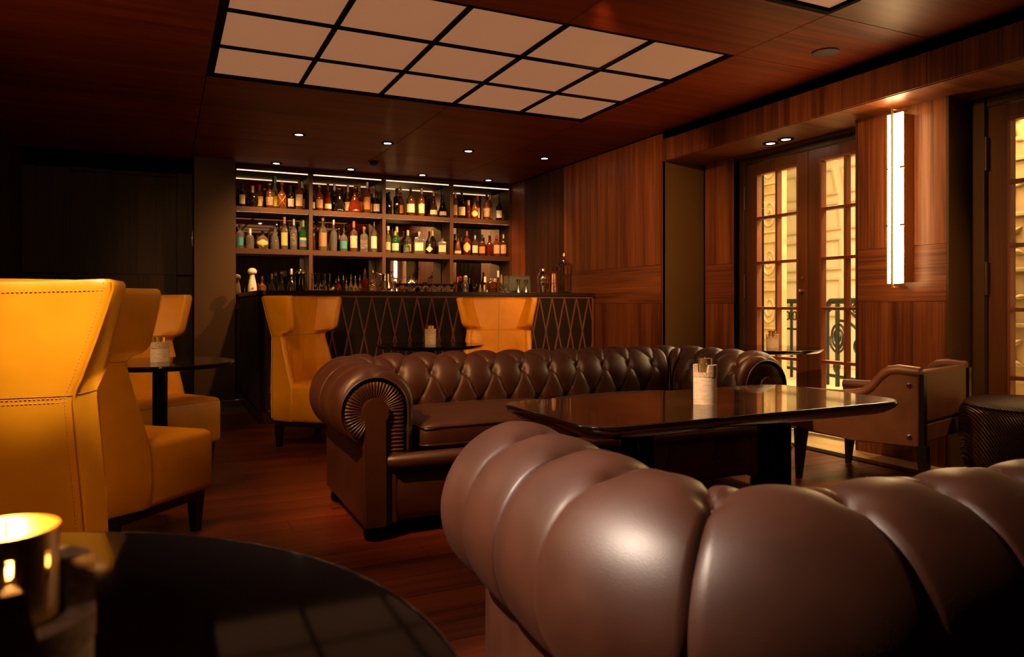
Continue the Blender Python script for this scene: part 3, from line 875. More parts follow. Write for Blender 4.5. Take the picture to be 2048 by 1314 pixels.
def bottle(x, y, z, H, r, shape, glass, lab, cap, label, group, yaw=None):
    prof, c0, l0, l1, sy = SHAPES[shape]
    yaw = math.atan2(x, y) if yaw is None else yaw
    root = empty('bottle', (x, y, z + .001), -yaw)
    tag(root, label, 'bottle', group)
    P = [(a, b_ * H) for a, b_ in prof(r)]
    mb = MB()
    if shape == 'square':
        rows = []
        for a, zz in P[1:-1]:
            hx, hy = a, a * (sy if a > NR * 1.6 else 1)
            q = []
            for (px, py) in rr_poly(-hx, -hy, hx, hy, min(hx, hy) * .35, n=2):
                q.append((px, py, zz))
            rows.append(q)
        mb.grid(rows, True, True, True)
    else:
        mb.lathe(P, 18, sy=sy)
    mk('glass_body', mb, 'glass_' + glass, root, smooth=35)
    # cap
    cr = NR * 1.18 if shape not in ('squat', 'decanter', 'bulb', 'disc') else NR * 1.45
    if cap == 'clear':
        mk('stopper', MB().lathe([(0, c0 * H), (cr * .6, c0 * H), (cr * .6, .88 * H), (cr * 1.1, .91 * H), (cr * 1.2, .95 * H), (cr * .7, H), (0, H)], 12), 'clear_glass', root, smooth=40)
    elif cap == 'cork':
        mk('stopper', MB().lathe([(0, .86 * H), (cr, .86 * H), (cr * 1.15, .90 * H), (cr * 1.15, .985 * H), (cr, H), (0, H)], 12), 'cap_cork', root, smooth=40)
    else:
        mk('cap', MB().lathe([(0, c0 * H), (cr, c0 * H), (cr * 1.02, .985 * H), (cr * .9, H), (0, H)], 12), 'cap_' + cap, root, smooth=40)
    if lab == 'mesh':
        for s_ in (1, -1):
            pts = []
            for i in range(13):
                a = R(-90) + s_ * R(-62 + 124 * i / 12)
                pts.append(((r + .002) * math.cos(a), (r + .002) * math.sin(a), H * (.06 + .46 * i / 12)))
            mk('netting', MB().tube(pts, .0016, 5), 'cap_gold', root)
    elif lab != 'none':
        nS = 9; half = R(58)
        z0, z1 = l0 * H, l1 * H
        mbl = MB(); rows = []
        for jz in range(5):
            zz = z0 + (z1 - z0) * jz / 4
            # radius of body at this height
            rad = r
            for (ra, za), (rb, zb2) in zip(P[:-1], P[1:]):
                if za <= zz <= zb2 and zb2 > za:
                    rad = ra + (rb - ra) * (zz - za) / (zb2 - za)
            q = []
            wid = 1.0
            if lab == 'oval': wid = math.sqrt(max(0.03, 1 - ((jz - 2) / 2.02) ** 2))
            if lab == 'diamond': wid = max(0.06, 1 - abs(jz - 2) / 2)
            for i in range(nS):
                if shape == 'square':
                    q.append((r * .82 * wid * (2 * i / (nS - 1) - 1), -r * sy - .0012, zz))
                else:
                    a = -PI / 2 + half * wid * (2 * i / (nS - 1) - 1)
                    q.append(((rad + .0010) * math.cos(a), (rad + .0010) * math.sin(a) * sy, zz))
            rows.append(q)
        mbl.grid(rows)
        lo = mk('paper_label', mbl, 'label_' + lab, root, smooth=60)
        if lab == 'painted':
            mbl2 = MB(); q = []
            for (nm, f0, f1, mt) in (('label_flower', .02, .22, 'label_red'), ('label_sky', .72, .98, 'label_sun')):
                rows = [[((r + .0018) * math.cos(-PI / 2 + R(46) * (2 * i / 8 - 1)), (r + .0018) * math.sin(-PI / 2 + R(46) * (2 * i / 8 - 1)), z0 + (z1 - z0) * f) for i in range(9)] for f in (f0, (f0 + f1) / 2 + (.05 if nm == 'label_flower' else 0), f1)]
                mk(nm, MB().grid(rows), mt, lo)
    return root


BT = [
    (0.768, 8.46, 2.05, 0.255, 0.034, 'straight', 'black', 'cream', 'black'),
    (0.869, 8.46, 2.05, 0.239, 0.062, 'bulb', 'black', 'none', 'gold'),
    (0.96, 8.56, 2.05, 0.28, 0.04, 'straight', 'amber', 'yellow', 'red'),
    (1.05, 8.46, 2.05, 0.287, 0.043, 'shoulder', 'brown', 'brown', 'clear'),
    (1.126, 8.56, 2.05, 0.385, 0.032, 'wine', 'olive', 'olive', 'green'),
    (1.189, 8.46, 2.05, 0.308, 0.049, 'round', 'amber', 'mesh', 'cork'),
    (1.285, 8.46, 2.05, 0.273, 0.038, 'shoulder', 'black', 'silver', 'black'),
    (1.366, 8.46, 2.05, 0.333, 0.042, 'straight', 'amber', 'cream', 'brown'),
    (1.438, 8.56, 2.05, 0.347, 0.029, 'wine', 'black', 'cream', 'white'),
    (1.461, 8.46, 2.05, 0.232, 0.02, 'wine', 'black', 'white', 'black'),
    (1.562, 8.46, 2.05, 0.299, 0.041, 'shoulder', 'amber', 'tan', 'clear'),
    (1.668, 8.46, 2.05, 0.322, 0.044, 'bell', 'red', 'cream', 'navy'),
    (1.787, 8.56, 2.05, 0.348, 0.036, 'wine', 'black', 'none', 'cream'),
    (1.811, 8.46, 2.05, 0.288, 0.071, 'decanter', 'black', 'none', 'clear'),
    (1.945, 8.56, 2.05, 0.337, 0.036, 'wine', 'brown', 'cream', 'gold'),
    (1.995, 8.46, 2.05, 0.317, 0.081, 'decanter', 'red', 'none', 'clear'),
    (2.082, 8.56, 2.05, 0.363, 0.036, 'wine', 'amber', 'orange', 'orange'),
    (2.139, 8.46, 2.05, 0.37, 0.039, 'straight', 'amber', 'orange', 'silver'),
    (2.228, 8.56, 2.05, 0.331, 0.031, 'wine', 'black', 'cream', 'pink'),
    (2.272, 8.46, 2.05, 0.257, 0.04, 'squat', 'black', 'white', 'black'),
    (2.399, 8.46, 2.05, 0.276, 0.034, 'wine', 'black', 'none', 'black'),
    (2.49, 8.46, 2.05, 0.32, 0.038, 'straight', 'black', 'none', 'black'),
    (2.586, 8.56, 2.05, 0.372, 0.044, 'round', 'amber', 'orange', 'gold'),
    (2.664, 8.46, 2.05, 0.338, 0.053, 'wine', 'brown', 'cream', 'black'),
    (2.801, 8.46, 2.05, 0.341, 0.041, 'shoulder', 'amber', 'cream', 'silver'),
    (2.939, 8.56, 2.05, 0.299, 0.038, 'bell', 'black', 'none', 'black'),
    (2.954, 8.46, 2.05, 0.319, 0.05, 'bell', 'brown', 'cream', 'gold'),
    (3.084, 8.46, 2.05, 0.279, 0.051, 'bell', 'black', 'cream', 'black'),
    (3.24, 8.46, 2.05, 0.318, 0.029, 'straight', 'amber', 'pink', 'gold'),
    (3.32, 8.46, 2.05, 0.343, 0.048, 'wine', 'black', 'cream', 'black'),
    (3.423, 8.46, 2.05, 0.237, 0.028, 'squat', 'red', 'none', 'gold'),
    (3.491, 8.46, 2.05, 0.275, 0.046, 'round', 'amber', 'oval', 'black'),
    (3.591, 8.56, 2.05, 0.321, 0.034, 'straight', 'amber', 'cream', 'orange'),
    (3.656, 8.46, 2.05, 0.338, 0.045, 'shoulder', 'brown', 'brown', 'black'),
    (3.764, 8.56, 2.05, 0.352, 0.03, 'straight', 'amber', 'pink', 'gold'),
    (3.826, 8.46, 2.05, 0.309, 0.039, 'wine', 'black', 'white', 'black'),
    (0.74, 8.46, 1.6, 0.275, 0.042, 'shoulder', 'clear', 'teal', 'black'),
    (0.844, 8.46, 1.6, 0.222, 0.043, 'squat', 'clear', 'none', 'silver'),
    (0.975, 8.46, 1.6, 0.2, 0.065, 'disc', 'pale', 'oval', 'clear'),
    (1.104, 8.46, 1.6, 0.286, 0.049, 'bell', 'clear', 'none', 'clear'),
    (1.206, 8.46, 1.6, 0.366, 0.038, 'straight', 'pale', 'yellow', 'pink'),
    (1.306, 8.46, 1.6, 0.347, 0.04, 'straight', 'clear', 'dark', 'silver'),
    (1.417, 8.46, 1.6, 0.339, 0.044, 'wine', 'green', 'painted', 'green'),
    (1.526, 8.46, 1.6, 0.198, 0.018, 'slim', 'brown', 'none', 'brown'),
    (1.627, 8.46, 1.6, 0.396, 0.048, 'straight', 'pale', 'bronze', 'cork'),
    (1.748, 8.46, 1.6, 0.363, 0.041, 'slim', 'clear', 'none', 'silver'),
    (1.844, 8.56, 1.6, 0.292, 0.022, 'slim', 'brown', 'none', 'clear'),
    (1.864, 8.46, 1.6, 0.273, 0.045, 'shoulder', 'clear', 'teal', 'black'),
    (1.98, 8.46, 1.6, 0.356, 0.044, 'straight', 'pink', 'cream', 'pink'),
    (2.101, 8.46, 1.6, 0.299, 0.046, 'square', 'clear', 'dark', 'cork'),
    (2.218, 8.46, 1.6, 0.364, 0.038, 'straight', 'pale', 'white', 'black'),
    (2.392, 8.46, 1.6, 0.319, 0.031, 'slim', 'pale', 'cream', 'white'),
    (2.475, 8.46, 1.6, 0.265, 0.046, 'shoulder', 'green', 'white', 'green'),
    (2.538, 8.56, 1.6, 0.341, 0.031, 'wine', 'clear', 'none', 'cream'),
    (2.676, 8.56, 1.6, 0.297, 0.048, 'wine', 'clear', 'yellow', 'cream'),
    (2.611, 8.46, 1.6, 0.154, 0.041, 'squat', 'green', 'dark', 'black'),
    (2.77, 8.46, 1.6, 0.269, 0.06, 'square', 'clear', 'white', 'cream'),
    (2.9, 8.46, 1.6, 0.21, 0.049, 'squat', 'black', 'diamond', 'black'),
    (2.992, 8.56, 1.6, 0.307, 0.044, 'wine', 'black', 'none', 'gold'),
    (3.066, 8.46, 1.6, 0.229, 0.051, 'square', 'pale', 'cream', 'clear'),
    (3.268, 8.46, 1.6, 0.27, 0.048, 'decanter', 'amber', 'cream', 'clear'),
    (3.388, 8.46, 1.6, 0.304, 0.049, 'straight', 'red', 'oval', 'red'),
    (3.524, 8.46, 1.6, 0.254, 0.039, 'square', 'brown', 'white', 'silver'),
    (3.63, 8.46, 1.6, 0.265, 0.045, 'shoulder', 'brown', 'orange', 'black'),
    (3.731, 8.46, 1.6, 0.263, 0.048, 'round', 'red', 'none', 'clear'),
    (3.846, 8.46, 1.6, 0.274, 0.043, 'straight', 'amber', 'pink', 'red'),
    (3.942, 8.46, 1.6, 0.285, 0.041, 'straight', 'brown', 'tan', 'gold'),
]
by = {}
for t in BT:
    bay = sum(t[0] > cols[i][0] for i in (1, 2, 3))
    by.setdefault((t[2], bay), []).append(t)
for (zs_, bay), L in by.items():
    L.sort(key=lambda t: t[0])
    XP = {}
    for row_ in (0, 1):
        idx = [i for i, t in enumerate(L) if (t[1] > 8.5) == bool(row_)]
        lo0, hi0 = cols[bay][1] + .003, cols[bay + 1][0] - .003
        for i in idx:
            XP[i] = min(max(L[i][0], lo0 + L[i][4]), hi0 - L[i][4])
        for a_, b_ in reversed(list(zip(idx[:-1], idx[1:]))):
            XP[a_] = min(XP[a_], XP[b_] - L[a_][4] - L[b_][4] - .009)
        for i in idx:
            XP[i] = max(XP[i], lo0 + L[i][4])
        for a_, b_ in zip(idx[:-1], idx[1:]):
            XP[b_] = max(XP[b_], XP[a_] + L[a_][4] + L[b_][4] + .009)
    for i, (x, y, z, H, r, shp, gl, lb, cp) in enumerate(L):
        lt = LN.get(lb, 'with %s label' % lb)
        label = '%s bottle %s, %s from left, %s shelf, %s' % (GN[gl], lt, ORD[i], 'top' if z > 1.8 else 'middle', BAYN[bay])
        bottle(XP[i], 8.595 if y > 8.5 else 8.45, z, H, r, shp, gl, lb, cp, label, 'spirit bottles on the back bar shelves')
# bottles on the back counter, lower left bay
for i, (x, H, shp, gl, lb, cp, lt) in enumerate(((0.870, .325, 'wine', 'black', 'none', 'black', 'slender black glass bottle'), (0.965, .30, 'straight', 'amber', 'none', 'black', 'small amber bottle'),
        (1.067, .33, 'bell', 'black', 'cream', 'black', 'black bell shaped bottle'), (1.172, .37, 'bell', 'black', 'white', 'clear', 'black bell bottle with glass stopper'), (1.277, .39, 'slim', 'black', 'none', 'silver', 'tall black bottle with silver top'))):
    bottle(x, 8.42, 1.0, H, .045 if i else .038, shp, gl, lb, cp, '%s on the back counter, %s from left, lowest row' % (lt, ORD[i]), 'dark bottles on the back counter')
for i, (x, H) in enumerate(((3.26, .33), (3.36, .35), (3.62, .34), (3.80, .42))):
    bottle(x, 8.42, 1.0, H, .036, 'straight', ('brown', 'amber', 'black', 'brown')[i], ('none', 'cream', 'white', 'none')[i], ('red', 'cream', 'white', 'cream')[i],
           '%s capped bottle on the back counter, right bay, %s from left' % (('red', 'cream', 'white', 'tall cream')[i], ORD[i]), 'bottles on the back counter right')

# ------------------------------------------------------------------ things on the bar top
ZB = 1.1105


def single(name, mb, mat, label, cat, group=None, loc=(0, 0, 0), smooth=40, rz=0.0):
    o = mk(name, mb, mat, None, smooth, loc=loc, rot=(0, 0, rz))
    return tag(o, label, cat, group)


# ceramic decanter
cd = empty('ceramic_decanter', (0.80, 7.80, ZB)); tag(cd, 'white ceramic decanter with round stopper at the left bar end', 'decanter')
mk('body', MB().lathe([(0, 0), (.042, 0), (.046, .01), (.044, .06), (.034, .12), (.024, .16), (.022, .185), (0, .185)], 20), 'white_ceramic', cd, smooth=50)
mk('stopper', MB().lathe([(0, .186), (.03, .19), (.044, .20), (.046, .218), (.036, .24), (.018, .25), (0, .252)], 20), 'white_ceramic', cd, smooth=50)
mk('badge', MB().lathe([(0, 0), (.012, 0), (.010, .004), (0, .005)], 12), 'brass', cd, smooth=40, loc=(0, -.044, .045), rot=(PI / 2, 0, 0))
# lantern
ln = empty('dark_lantern', (1.11, 6.80, ZB)); tag(ln, 'dark lidded jar beside the shelf upright on the bar', 'jar')
mk('body', MB().lathe([(0, 0), (.04, 0), (.044, .02), (.044, .13), (.036, .16), (0, .16)], 18), 'glass_black', ln, smooth=40)
mk('lid', MB().lathe([(0, .161), (.05, .161), (.05, .17), (.02, .19), (.012, .2), (.016, .22), (0, .232)], 18), 'silver', ln, smooth=40)
# stack of tumblers : two rows of tall glasses
tg = MB().lathe([(0, 0), (.022, 0), (.024, .004), (.027, .15), (.0255, .15), (.0225, .008), (0, .008)], 16).mesh('tall_glass', 'clear_glass', 40)
for i, (x, y, nm) in enumerate(((1.215, 6.70, 'front left'), (1.275, 6.71, 'front middle'), (1.335, 6.72, 'front right'), (1.245, 6.78, 'rear left'), (1.305, 6.79, 'rear right'))):
    o = inst('tall_glass', tg, None, (x, y, ZB + .012)); tag(o, 'tall clear glass, %s of the cluster on the wooden tray' % nm, 'glass', 'tall glasses on the bar')
single('serving_tray', MB().box(-.13, -.09, 0, .13, .09, .0115), 'muntin_wood', 'pale wooden tray under the cluster of tall glasses', 'tray', loc=(1.275, 6.745, ZB), smooth=None)
# dasher bottles
for i, (x, zt_, r) in enumerate(((1.395, .12, .016), (1.425, .15, .024), (1.462, .158, .019), (1.495, .135, .015), (1.53, .168, .02), (1.578, .155, .021), (1.612, .16, .017))):
    db = empty('bitters_bottle', (x, 6.64 + .03 * (i % 2), ZB)); tag(db, 'small glass bitters bottle, %s from left in the row on the bar' % ORD[i], 'bottle', 'bitters bottles on the bar')
    mk('glass_body', MB().lathe([(0, 0), (r * .8, 0), (r, zt_ * .1), (r, zt_ * .28), (r * .5, zt_ * .45), (r * .32, zt_ * .52), (r * .32, zt_ * .68), (0, zt_ * .68)], 14), ('glass_brown', 'glass_red', 'glass_black', 'glass_clear', 'glass_pale', 'glass_pale', 'glass_pink')[i], db, smooth=40)
    mk('dasher', MB().lathe([(0, zt_ * .66), (r * .42, zt_ * .66), (r * .42, zt_ * .76), (r * .2, zt_ * .82), (r * .26, zt_ * .88), (r * .08, zt_ * .96), (0, zt_)], 12), 'silver', db, smooth=40)
# cut crystal decanters
for i, x in enumerate((1.668, 1.745)):
    dc = empty('crystal_decanter', (x, 6.68, ZB)); tag(dc, ('reddish' if i == 0 else 'clear') + ' cut crystal decanter with pointed stopper on the bar', 'decanter', 'crystal decanters')
    body = MB(); rows = []
    for j in range(15):
        f = j / 14; rad = .028 * math.sin(PI * (.14 + .72 * f)) ** .6 + .004
        rows.append([((rad + .0018 * (1 if (i2 + j) % 2 else -1)) * math.cos(2 * PI * i2 / 16), (rad + .0018 * (1 if (i2 + j) % 2 else -1)) * math.sin(2 * PI * i2 / 16), .004 + .118 * f) for i2 in range(16)])
    body.grid(rows, True, True, True)
    mk('cut_body', body, 'glass_red' if i == 0 else 'clear_glass', dc)
    mk('neck', MB().lathe([(0, .122), (.012, .122), (.010, .15), (.016, .153), (.016, .158), (0, .158)], 14), 'clear_glass', dc, smooth=40)
    mk('stopper', MB().lathe([(0, .1585), (.008, .16), (.014, .168), (.008, .18), (.010, .19), (.004, .212), (0, .218)], 12), 'silver', dc, smooth=40)
# French style jug
jg = empty('glass_jug', (1.885, 6.74, ZB)); tag(jg, 'round metal and glass jug with straight spout on the bar', 'jug')
mk('bowl', MB().lathe([(0, .012), (.03, .012), (.058, .03), (.066, .055), (.058, .085), (.042, .105), (.042, .165), (.040, .165), (.040, .105), (.054, .083), (.062, .055), (.055, .033), (0, .016)], 20), 'clear_glass', jg, smooth=50)
mk('collar', MB().lathe([(.043, .10), (.045, .10), (.045, .168), (.043, .168)], 20, cap=False), 'silver', jg, smooth=40)
mk('foot', MB().lathe([(0, 0), (.04, 0), (.042, .006), (.03, .013), (0, .013)], 20), 'silver', jg, smooth=40)
mk('spout', MB().tube([(-.045, 0, .16), (-.08, -.01, .172), (-.10, -.012, .176)], .006, 8, rs=[.01, .006, .005]), 'silver', jg, smooth=50)
mk('handle', MB().tube([(.044, 0, .15), (.075, 0, .14), (.085, 0, .10), (.066, 0, .07)], .005, 8), 'silver', jg, smooth=50)
# tool stand
ts = empty('bar_tool_cup', (2.02, 6.84, ZB)); tag(ts, 'glass cup of bar strainers and spoons beside the jug', 'utensil cup')
mk('cup', MB().lathe([(0, 0), (.03, 0), (.034, .11), (.032, .11), (.028, .006), (0, .006)], 18), 'clear_glass', ts, smooth=40)
mk('strainer', MB().lathe([(0, 0), (.035, .002), (.04, .006), (.04, .01), (0, .008)], 18), 'silver', ts, smooth=40, loc=(.0, 0, .125), rot=(.2, .1, 0))
mk('spoon', MB().tube([(-.01, 0, .01), (.0, 0, .13), (.06, .0, .155)], .003, 6), 'silver', ts, smooth=50)
mk('spoon', MB().tube([(.012, 0, .01), (.05, 0, .14), (.105, 0, .152)], .003, 6), 'silver', ts, smooth=50)
# sugar bowl
sb = empty('lidded_bowl', (2.165, 6.85, ZB)); tag(sb, 'small silver bowl with pointed lid behind the glasses', 'bowl')
mk('bowl', MB().lathe([(0, 0), (.025, 0), (.03, .02), (.052, .07), (.054, .085), (0, .085)], 20), 'silver', sb, smooth=40)
mk('lid', MB().lathe([(.056, .0855), (.05, .1), (.02, .125), (.008, .135), (.012, .15), (.005, .168), (0, .17)], 20), 'silver', sb, smooth=40)
# coupe glasses in rows
cg = MB().lathe([(0, 0), (.026, 0), (.026, .003), (.004, .008), (.004, .03), (.02, .04), (.034, .062), (.036, .08), (.034, .08), (.031, .062), (.018, .044), (0, .04)], 16).mesh('coupe_glass', 'clear_glass', 50)
for rw in range(2):
    for i in range(8):
        x = 1.96 + i * 0.076 + rw * 0.038
        o = inst('coupe_glass', cg, None, (x, 6.62 + rw * .075, ZB))
        tag(o, 'low coupe glass, %s from left in the %s row on the bar' % (ORD[i], 'front' if rw == 0 else 'rear'), 'glass', 'coupe glasses on the bar')
# right group
for i, (x, H, gl, cp, lt) in enumerate(((2.615, .155, 'black', 'red', 'small black bottle with red cap'), (2.672, .158, 'clear', 'cream', 'small clear bottle with cream cap'), (2.985, .14, 'brown', 'white', 'small brown bottle with white cap'))):
    bottle(x, 6.70, ZB, H, .027, 'squat', gl, 'none', cp, lt + ' standing on the bar top', 'small bottles on the bar')
cl = empty('candle_glass', (2.75, 6.62, ZB)); tag(cl, 'small glass with a yellow candle on the bar', 'candle')
mk('glass', MB().lathe([(0, 0), (.02, 0), (.026, .06), (.024, .06), (.018, .004), (0, .004)], 14), 'clear_glass', cl, smooth=40)
mk('wax', MB().lathe([(0, .005), (.017, .005), (.020, .035), (0, .036)], 14), 'label_sun', cl, smooth=40)
for i, x in enumerate((2.805, 2.86)):
    o = single('rocks_glass', MB().lathe([(0, 0), (.025, 0), (.028, .006), (.031, .095), (.029, .095), (.025, .012), (0, .012)], 16), 'clear_glass', 'short clear tumbler, %s of a pair on the bar' % ('left' if i == 0 else 'right'), 'glass', 'tumblers on the bar', (x, 6.68, ZB))
fb = empty('faceted_bottle', (2.925, 6.64, ZB)); tag(fb, 'faceted amber crystal bottle with short stopper on the bar', 'bottle')
mb = MB(); rows = []
for j in range(11):
    f = j / 10; rad = .045 * math.sin(PI * (.16 + .62 * f)) ** .7
    rows.append([((rad + .002 * (1 if (i + j) % 2 else -1)) * math.cos(2 * PI * i / 14), (rad + .002 * (1 if (i + j) % 2 else -1)) * math.sin(2 * PI * i / 14), .003 + .105 * f) for i in range(14)])
mk('cut_body', mb.grid(rows, True, True, True), 'glass_amber', fb)
mk('stopper', MB().lathe([(0, .108), (.016, .108), (.016, .12), (.022, .124), (.022, .14), (0, .14)], 14), 'silver', fb, smooth=40)
mg = empty('mixing_glass', (3.055, 6.62, ZB)); tag(mg, 'tall hobnail cut mixing glass on the bar', 'mixing glass')
mk('glass', MB().lathe([(0, 0), (.045, 0), (.05, .008), (.05, .178), (.047, .178), (.046, .02), (0, .018)], 22), 'clear_glass', mg, smooth=40)
hob = MB()
for j in range(5):
    for i in range(14):
        a = 2 * PI * (i + .5 * (j % 2)) / 14
        c = Vector((.05 * math.cos(a), .05 * math.sin(a), .018 + j * .017)); t1 = Vector((-math.sin(a), math.cos(a), 0)) * .0085; n1 = Vector((math.cos(a), math.sin(a), 0)) * .004
        n0 = len(hob.v)
        hob.v += [tuple(c + t1), tuple(c + Vector((0, 0, .0085))), tuple(c - t1), tuple(c - Vector((0, 0, .0085))), tuple(c + n1)]
        hob.f += [(n0, n0 + 1, n0 + 4), (n0 + 1, n0 + 2, n0 + 4), (n0 + 2, n0 + 3, n0 + 4), (n0 + 3, n0, n0 + 4)]
o = mk('cut_pattern', hob, 'clear_glass', mg); o['kind'] = 'stuff'
for i, x in enumerate((3.19, 3.275)):
    jj = empty('jigger', (x, 6.58, ZB)); tag(jj, 'hourglass shaped steel jigger, %s of the two before the tablet' % ('left' if i == 0 else 'right'), 'jigger', 'jiggers')
    mk('lower_cone', MB().lathe([(0, 0), (.027, 0), (.027, .005), (.008, .07), (0, .07)], 16), 'silver', jj, smooth=40)
    mk('upper_cone', MB().lathe([(.008, .0705), (.012, .09), (.024, .128), (.025, .132), (.022, .13), (0, .085)], 16), 'silver', jj, smooth=40)
    mk('waist', MB().lathe([(.008, .064), (.012, .067), (.012, .074), (.008, .077)], 14), 'silver', jj, smooth=40)
tb = empty('tablet_till', (3.32, 6.86, ZB)); tb.rotation_euler = (0, 0, R(-14)); tag(tb, 'grey till screen on a black stand on the bar', 'screen')
mk('case', MB().prism([(-.0, .012), (.06, .185), (.075, .18), (.045, .0), (0.0, .0)], -.145, .145, 'x'), 'black', tb, bev=.003)
mk('display', MB().prism([(-.0035, .022), (.0505, .172), (.0535, .171), (-.0005, .021)], -.135, .135, 'x'), 'screen', tb)
mk('foot', MB().box(-.1, .0, 0, .1, .11, .01), 'black', tb)
ck = empty('cocktail_shaker', (3.475, 6.60, ZB)); tag(ck, 'silver cocktail shaker with domed cap on the bar', 'shaker')
mk('body', MB().lathe([(0, 0), (.036, 0), (.038, .004), (.056, .135), (.056, .15), (0, .15)], 24), 'silver', ck, smooth=40)
mk('shoulder', MB().lathe([(.056, .151), (.055, .165), (.038, .20), (.03, .215), (0, .215)], 24), 'silver', ck, smooth=40)
mk('cap', MB().lathe([(0, .216), (.03, .216), (.031, .243), (.024, .258), (0, .262)], 20), 'silver', ck, smooth=40)
mk('ring', MB().lathe([(.0555, .102), (.0575, .104), (.0575, .109), (.0555, .111)], 24), 'silver', ck, smooth=40)
cc = empty('copper_cup', (3.60, 6.60, ZB)); tag(cc, 'pinkish copper mixing cup between shaker and glass jar', 'cup')
mk('cup', MB().lathe([(0, 0), (.052, 0), (.053, .01), (.040, .19), (.042, .215), (.046, .225), (.043, .222), (.037, .19), (.045, .012), (0, .01)], 22), 'copper', cc, smooth=50)
mk('rib', MB().lathe([(.0475, .09), (.0495, .093), (.0475, .096)], 22), 'copper', cc, smooth=40)
gj = empty('apothecary_jar', (3.735, 6.62, ZB)); tag(gj, 'tall cylindrical glass jar with domed knob lid at the bar end', 'jar')
mk('foot', MB().lathe([(0, 0), (.075, 0), (.078, .006), (.07, .012), (0, .012)], 26), 'silver', gj, smooth=40)
mk('glass', MB().lathe([(0, .013), (.078, .013), (.081, .02), (.081, .28), (.078, .28), (.077, .022), (0, .02)], 26), 'clear_glass', gj, smooth=40)
for i in range(12):
    a = 2 * PI * i / 12
    mk('flute', MB().tube([(.081 * math.cos(a), .081 * math.sin(a), .03), (.081 * math.cos(a), .081 * math.sin(a), .27)], .005, 6), 'clear_glass', gj, smooth=50)
mk('lid', MB().lathe([(0, .281), (.09, .281), (.092, .289), (.07, .305), (.035, .325), (.016, .345), (.012, .36), (0, .36)], 26), 'silver', gj, smooth=40)
mk('knob', MB().lathe([(.010, .36), (.022, .375), (.024, .39), (.016, .405), (.018, .415), (0, .43)], 16), 'silver', gj, smooth=50)
single('folded_napkin', MB().box(-.05, -.02, 0, .05, .02, .008), 'label_white', 'folded white napkin lying at the foot of the till', 'napkin', loc=(3.40, 6.72, ZB), smooth=None)

# ------------------------------------------------------------------ tufted sofas
AX, ZA, RA, BACKY, CR_ = 1.078, 0.553, 0.155, 0.765, 0.21
T0, TQ = 0.115, 0.168
INZ = 0.36
L_IN = ZA - INZ
L_ARC = RA * R(232)


def prof_pt(t):
    """t along the upholstery profile -> (q outward, z, nq, nz)"""
    if t <= L_IN:
        return -RA, INZ + t, -1.0, 0.0
    a = PI - (t - L_IN) / RA
    return RA * math.cos(a), ZA + RA * math.sin(a), math.cos(a), math.sin(a)


ST = BACKY - CR_ - 0.0
seg_lens = [ST, CR_ * PI / 2, 2 * (AX - CR_), CR_ * PI / 2, ST]
S_TOT = sum(seg_lens)


def path_pt(s):
    """s along the U -> (x, y, nx, ny)"""
    if s < ST:
        return -AX, s, -1.0, 0.0
    s -= ST
    if s < seg_lens[1]:
        a = PI - s / CR_
        return -AX + CR_ + CR_ * math.cos(a), BACKY - CR_ + CR_ * math.sin(a), math.cos(a), math.sin(a)
    s -= seg_lens[1]
    if s < seg_lens[2]:
        return -AX + CR_ + s, BACKY, 0.0, 1.0
    s -= seg_lens[2]
    if s < seg_lens[3]:
        a = PI / 2 - s / CR_
        return AX - CR_ + CR_ * math.cos(a), BACKY - CR_ + CR_ * math.sin(a), math.cos(a), math.sin(a)
    s -= seg_lens[3]
    return AX, BACKY - CR_ - s, 1.0, 0.0


NPL = 2 * round(S_TOT / 0.170 / 2)
PIT = S_TOT / NPL
T2 = T0 + 2 * TQ


def tuft(s, t):
    u = s / PIT
    su = abs(math.sin(PI * u))
    if t < T0:
        f = max(0.0, t / T0)
        h = 0.027 * su ** 0.5 * (0.55 + 0.45 * f)
    elif t <= T2:
        v = (t - T0) / TQ
        sa, sb = abs(math.sin(PI * (u + v / 2))), abs(math.sin(PI * (u - v / 2)))
        h = 0.030 * (sa * sb) ** 0.23
    else:
        f = (t - T2) / (L_IN + L_ARC - T2)
        amp = 0.019 * max(0.0, 1 - f * 2.0) ** 1.5 + 0.011
        h = amp * su ** (0.46 * max(0, 1 - 4 * f) + 0.18 * min(1, 4 * f)) if su > 0 else 0
    for jr in range(3):
        tv = T0 + jr * TQ
        du = (u - (0.5 if jr == 1 else 0.0))
        du = (du - round(du)) * PIT
        dd = du * du + (t - tv) ** 2
        h -= (0.020, 0.020, 0.014)[jr] * math.exp(-dd / (0.021 ** 2))
    return h


def tuft_pos(s, t, extra=0.0):
    x, y, nx, ny = path_pt(s)
    q, z, nq, nz = prof_pt(t)
    h = tuft(s, t) + extra
    e = min(s, S_TOT - s)
    k = 0.0
    if e < 0.05:
        k = (1 - math.sqrt(max(0.0, 1 - ((0.05 - e) / 0.05) ** 2)))
        h = h * (1 - 0.8 * k) - 0.022 * k
    qq, zz = q + h * nq, z + h * nz
    return (x + nx * qq, y + ny * qq, zz)


def upholstery(s0, s1, ns, nt_=112):
    rows = []
    for i in range(ns + 1):
        s = s0 + (s1 - s0) * i / ns
        rows.append([tuft_pos(s, (L_IN + L_ARC) * j / nt_) for j in range(nt_ + 1)])
    return MB().grid(rows)


c1 = ST + seg_lens[1] / 2
c1 = round(c1 / PIT) * PIT
c2 = S_TOT - c1
arm_l = upholstery(0, c1, 150).mesh('arm', 'brown_leather', 70)
arm_r = upholstery(c2, S_TOT, 150).mesh('arm', 'brown_leather', 70)
back_m = upholstery(c1, c2, 300).mesh('back', 'brown_leather', 70)


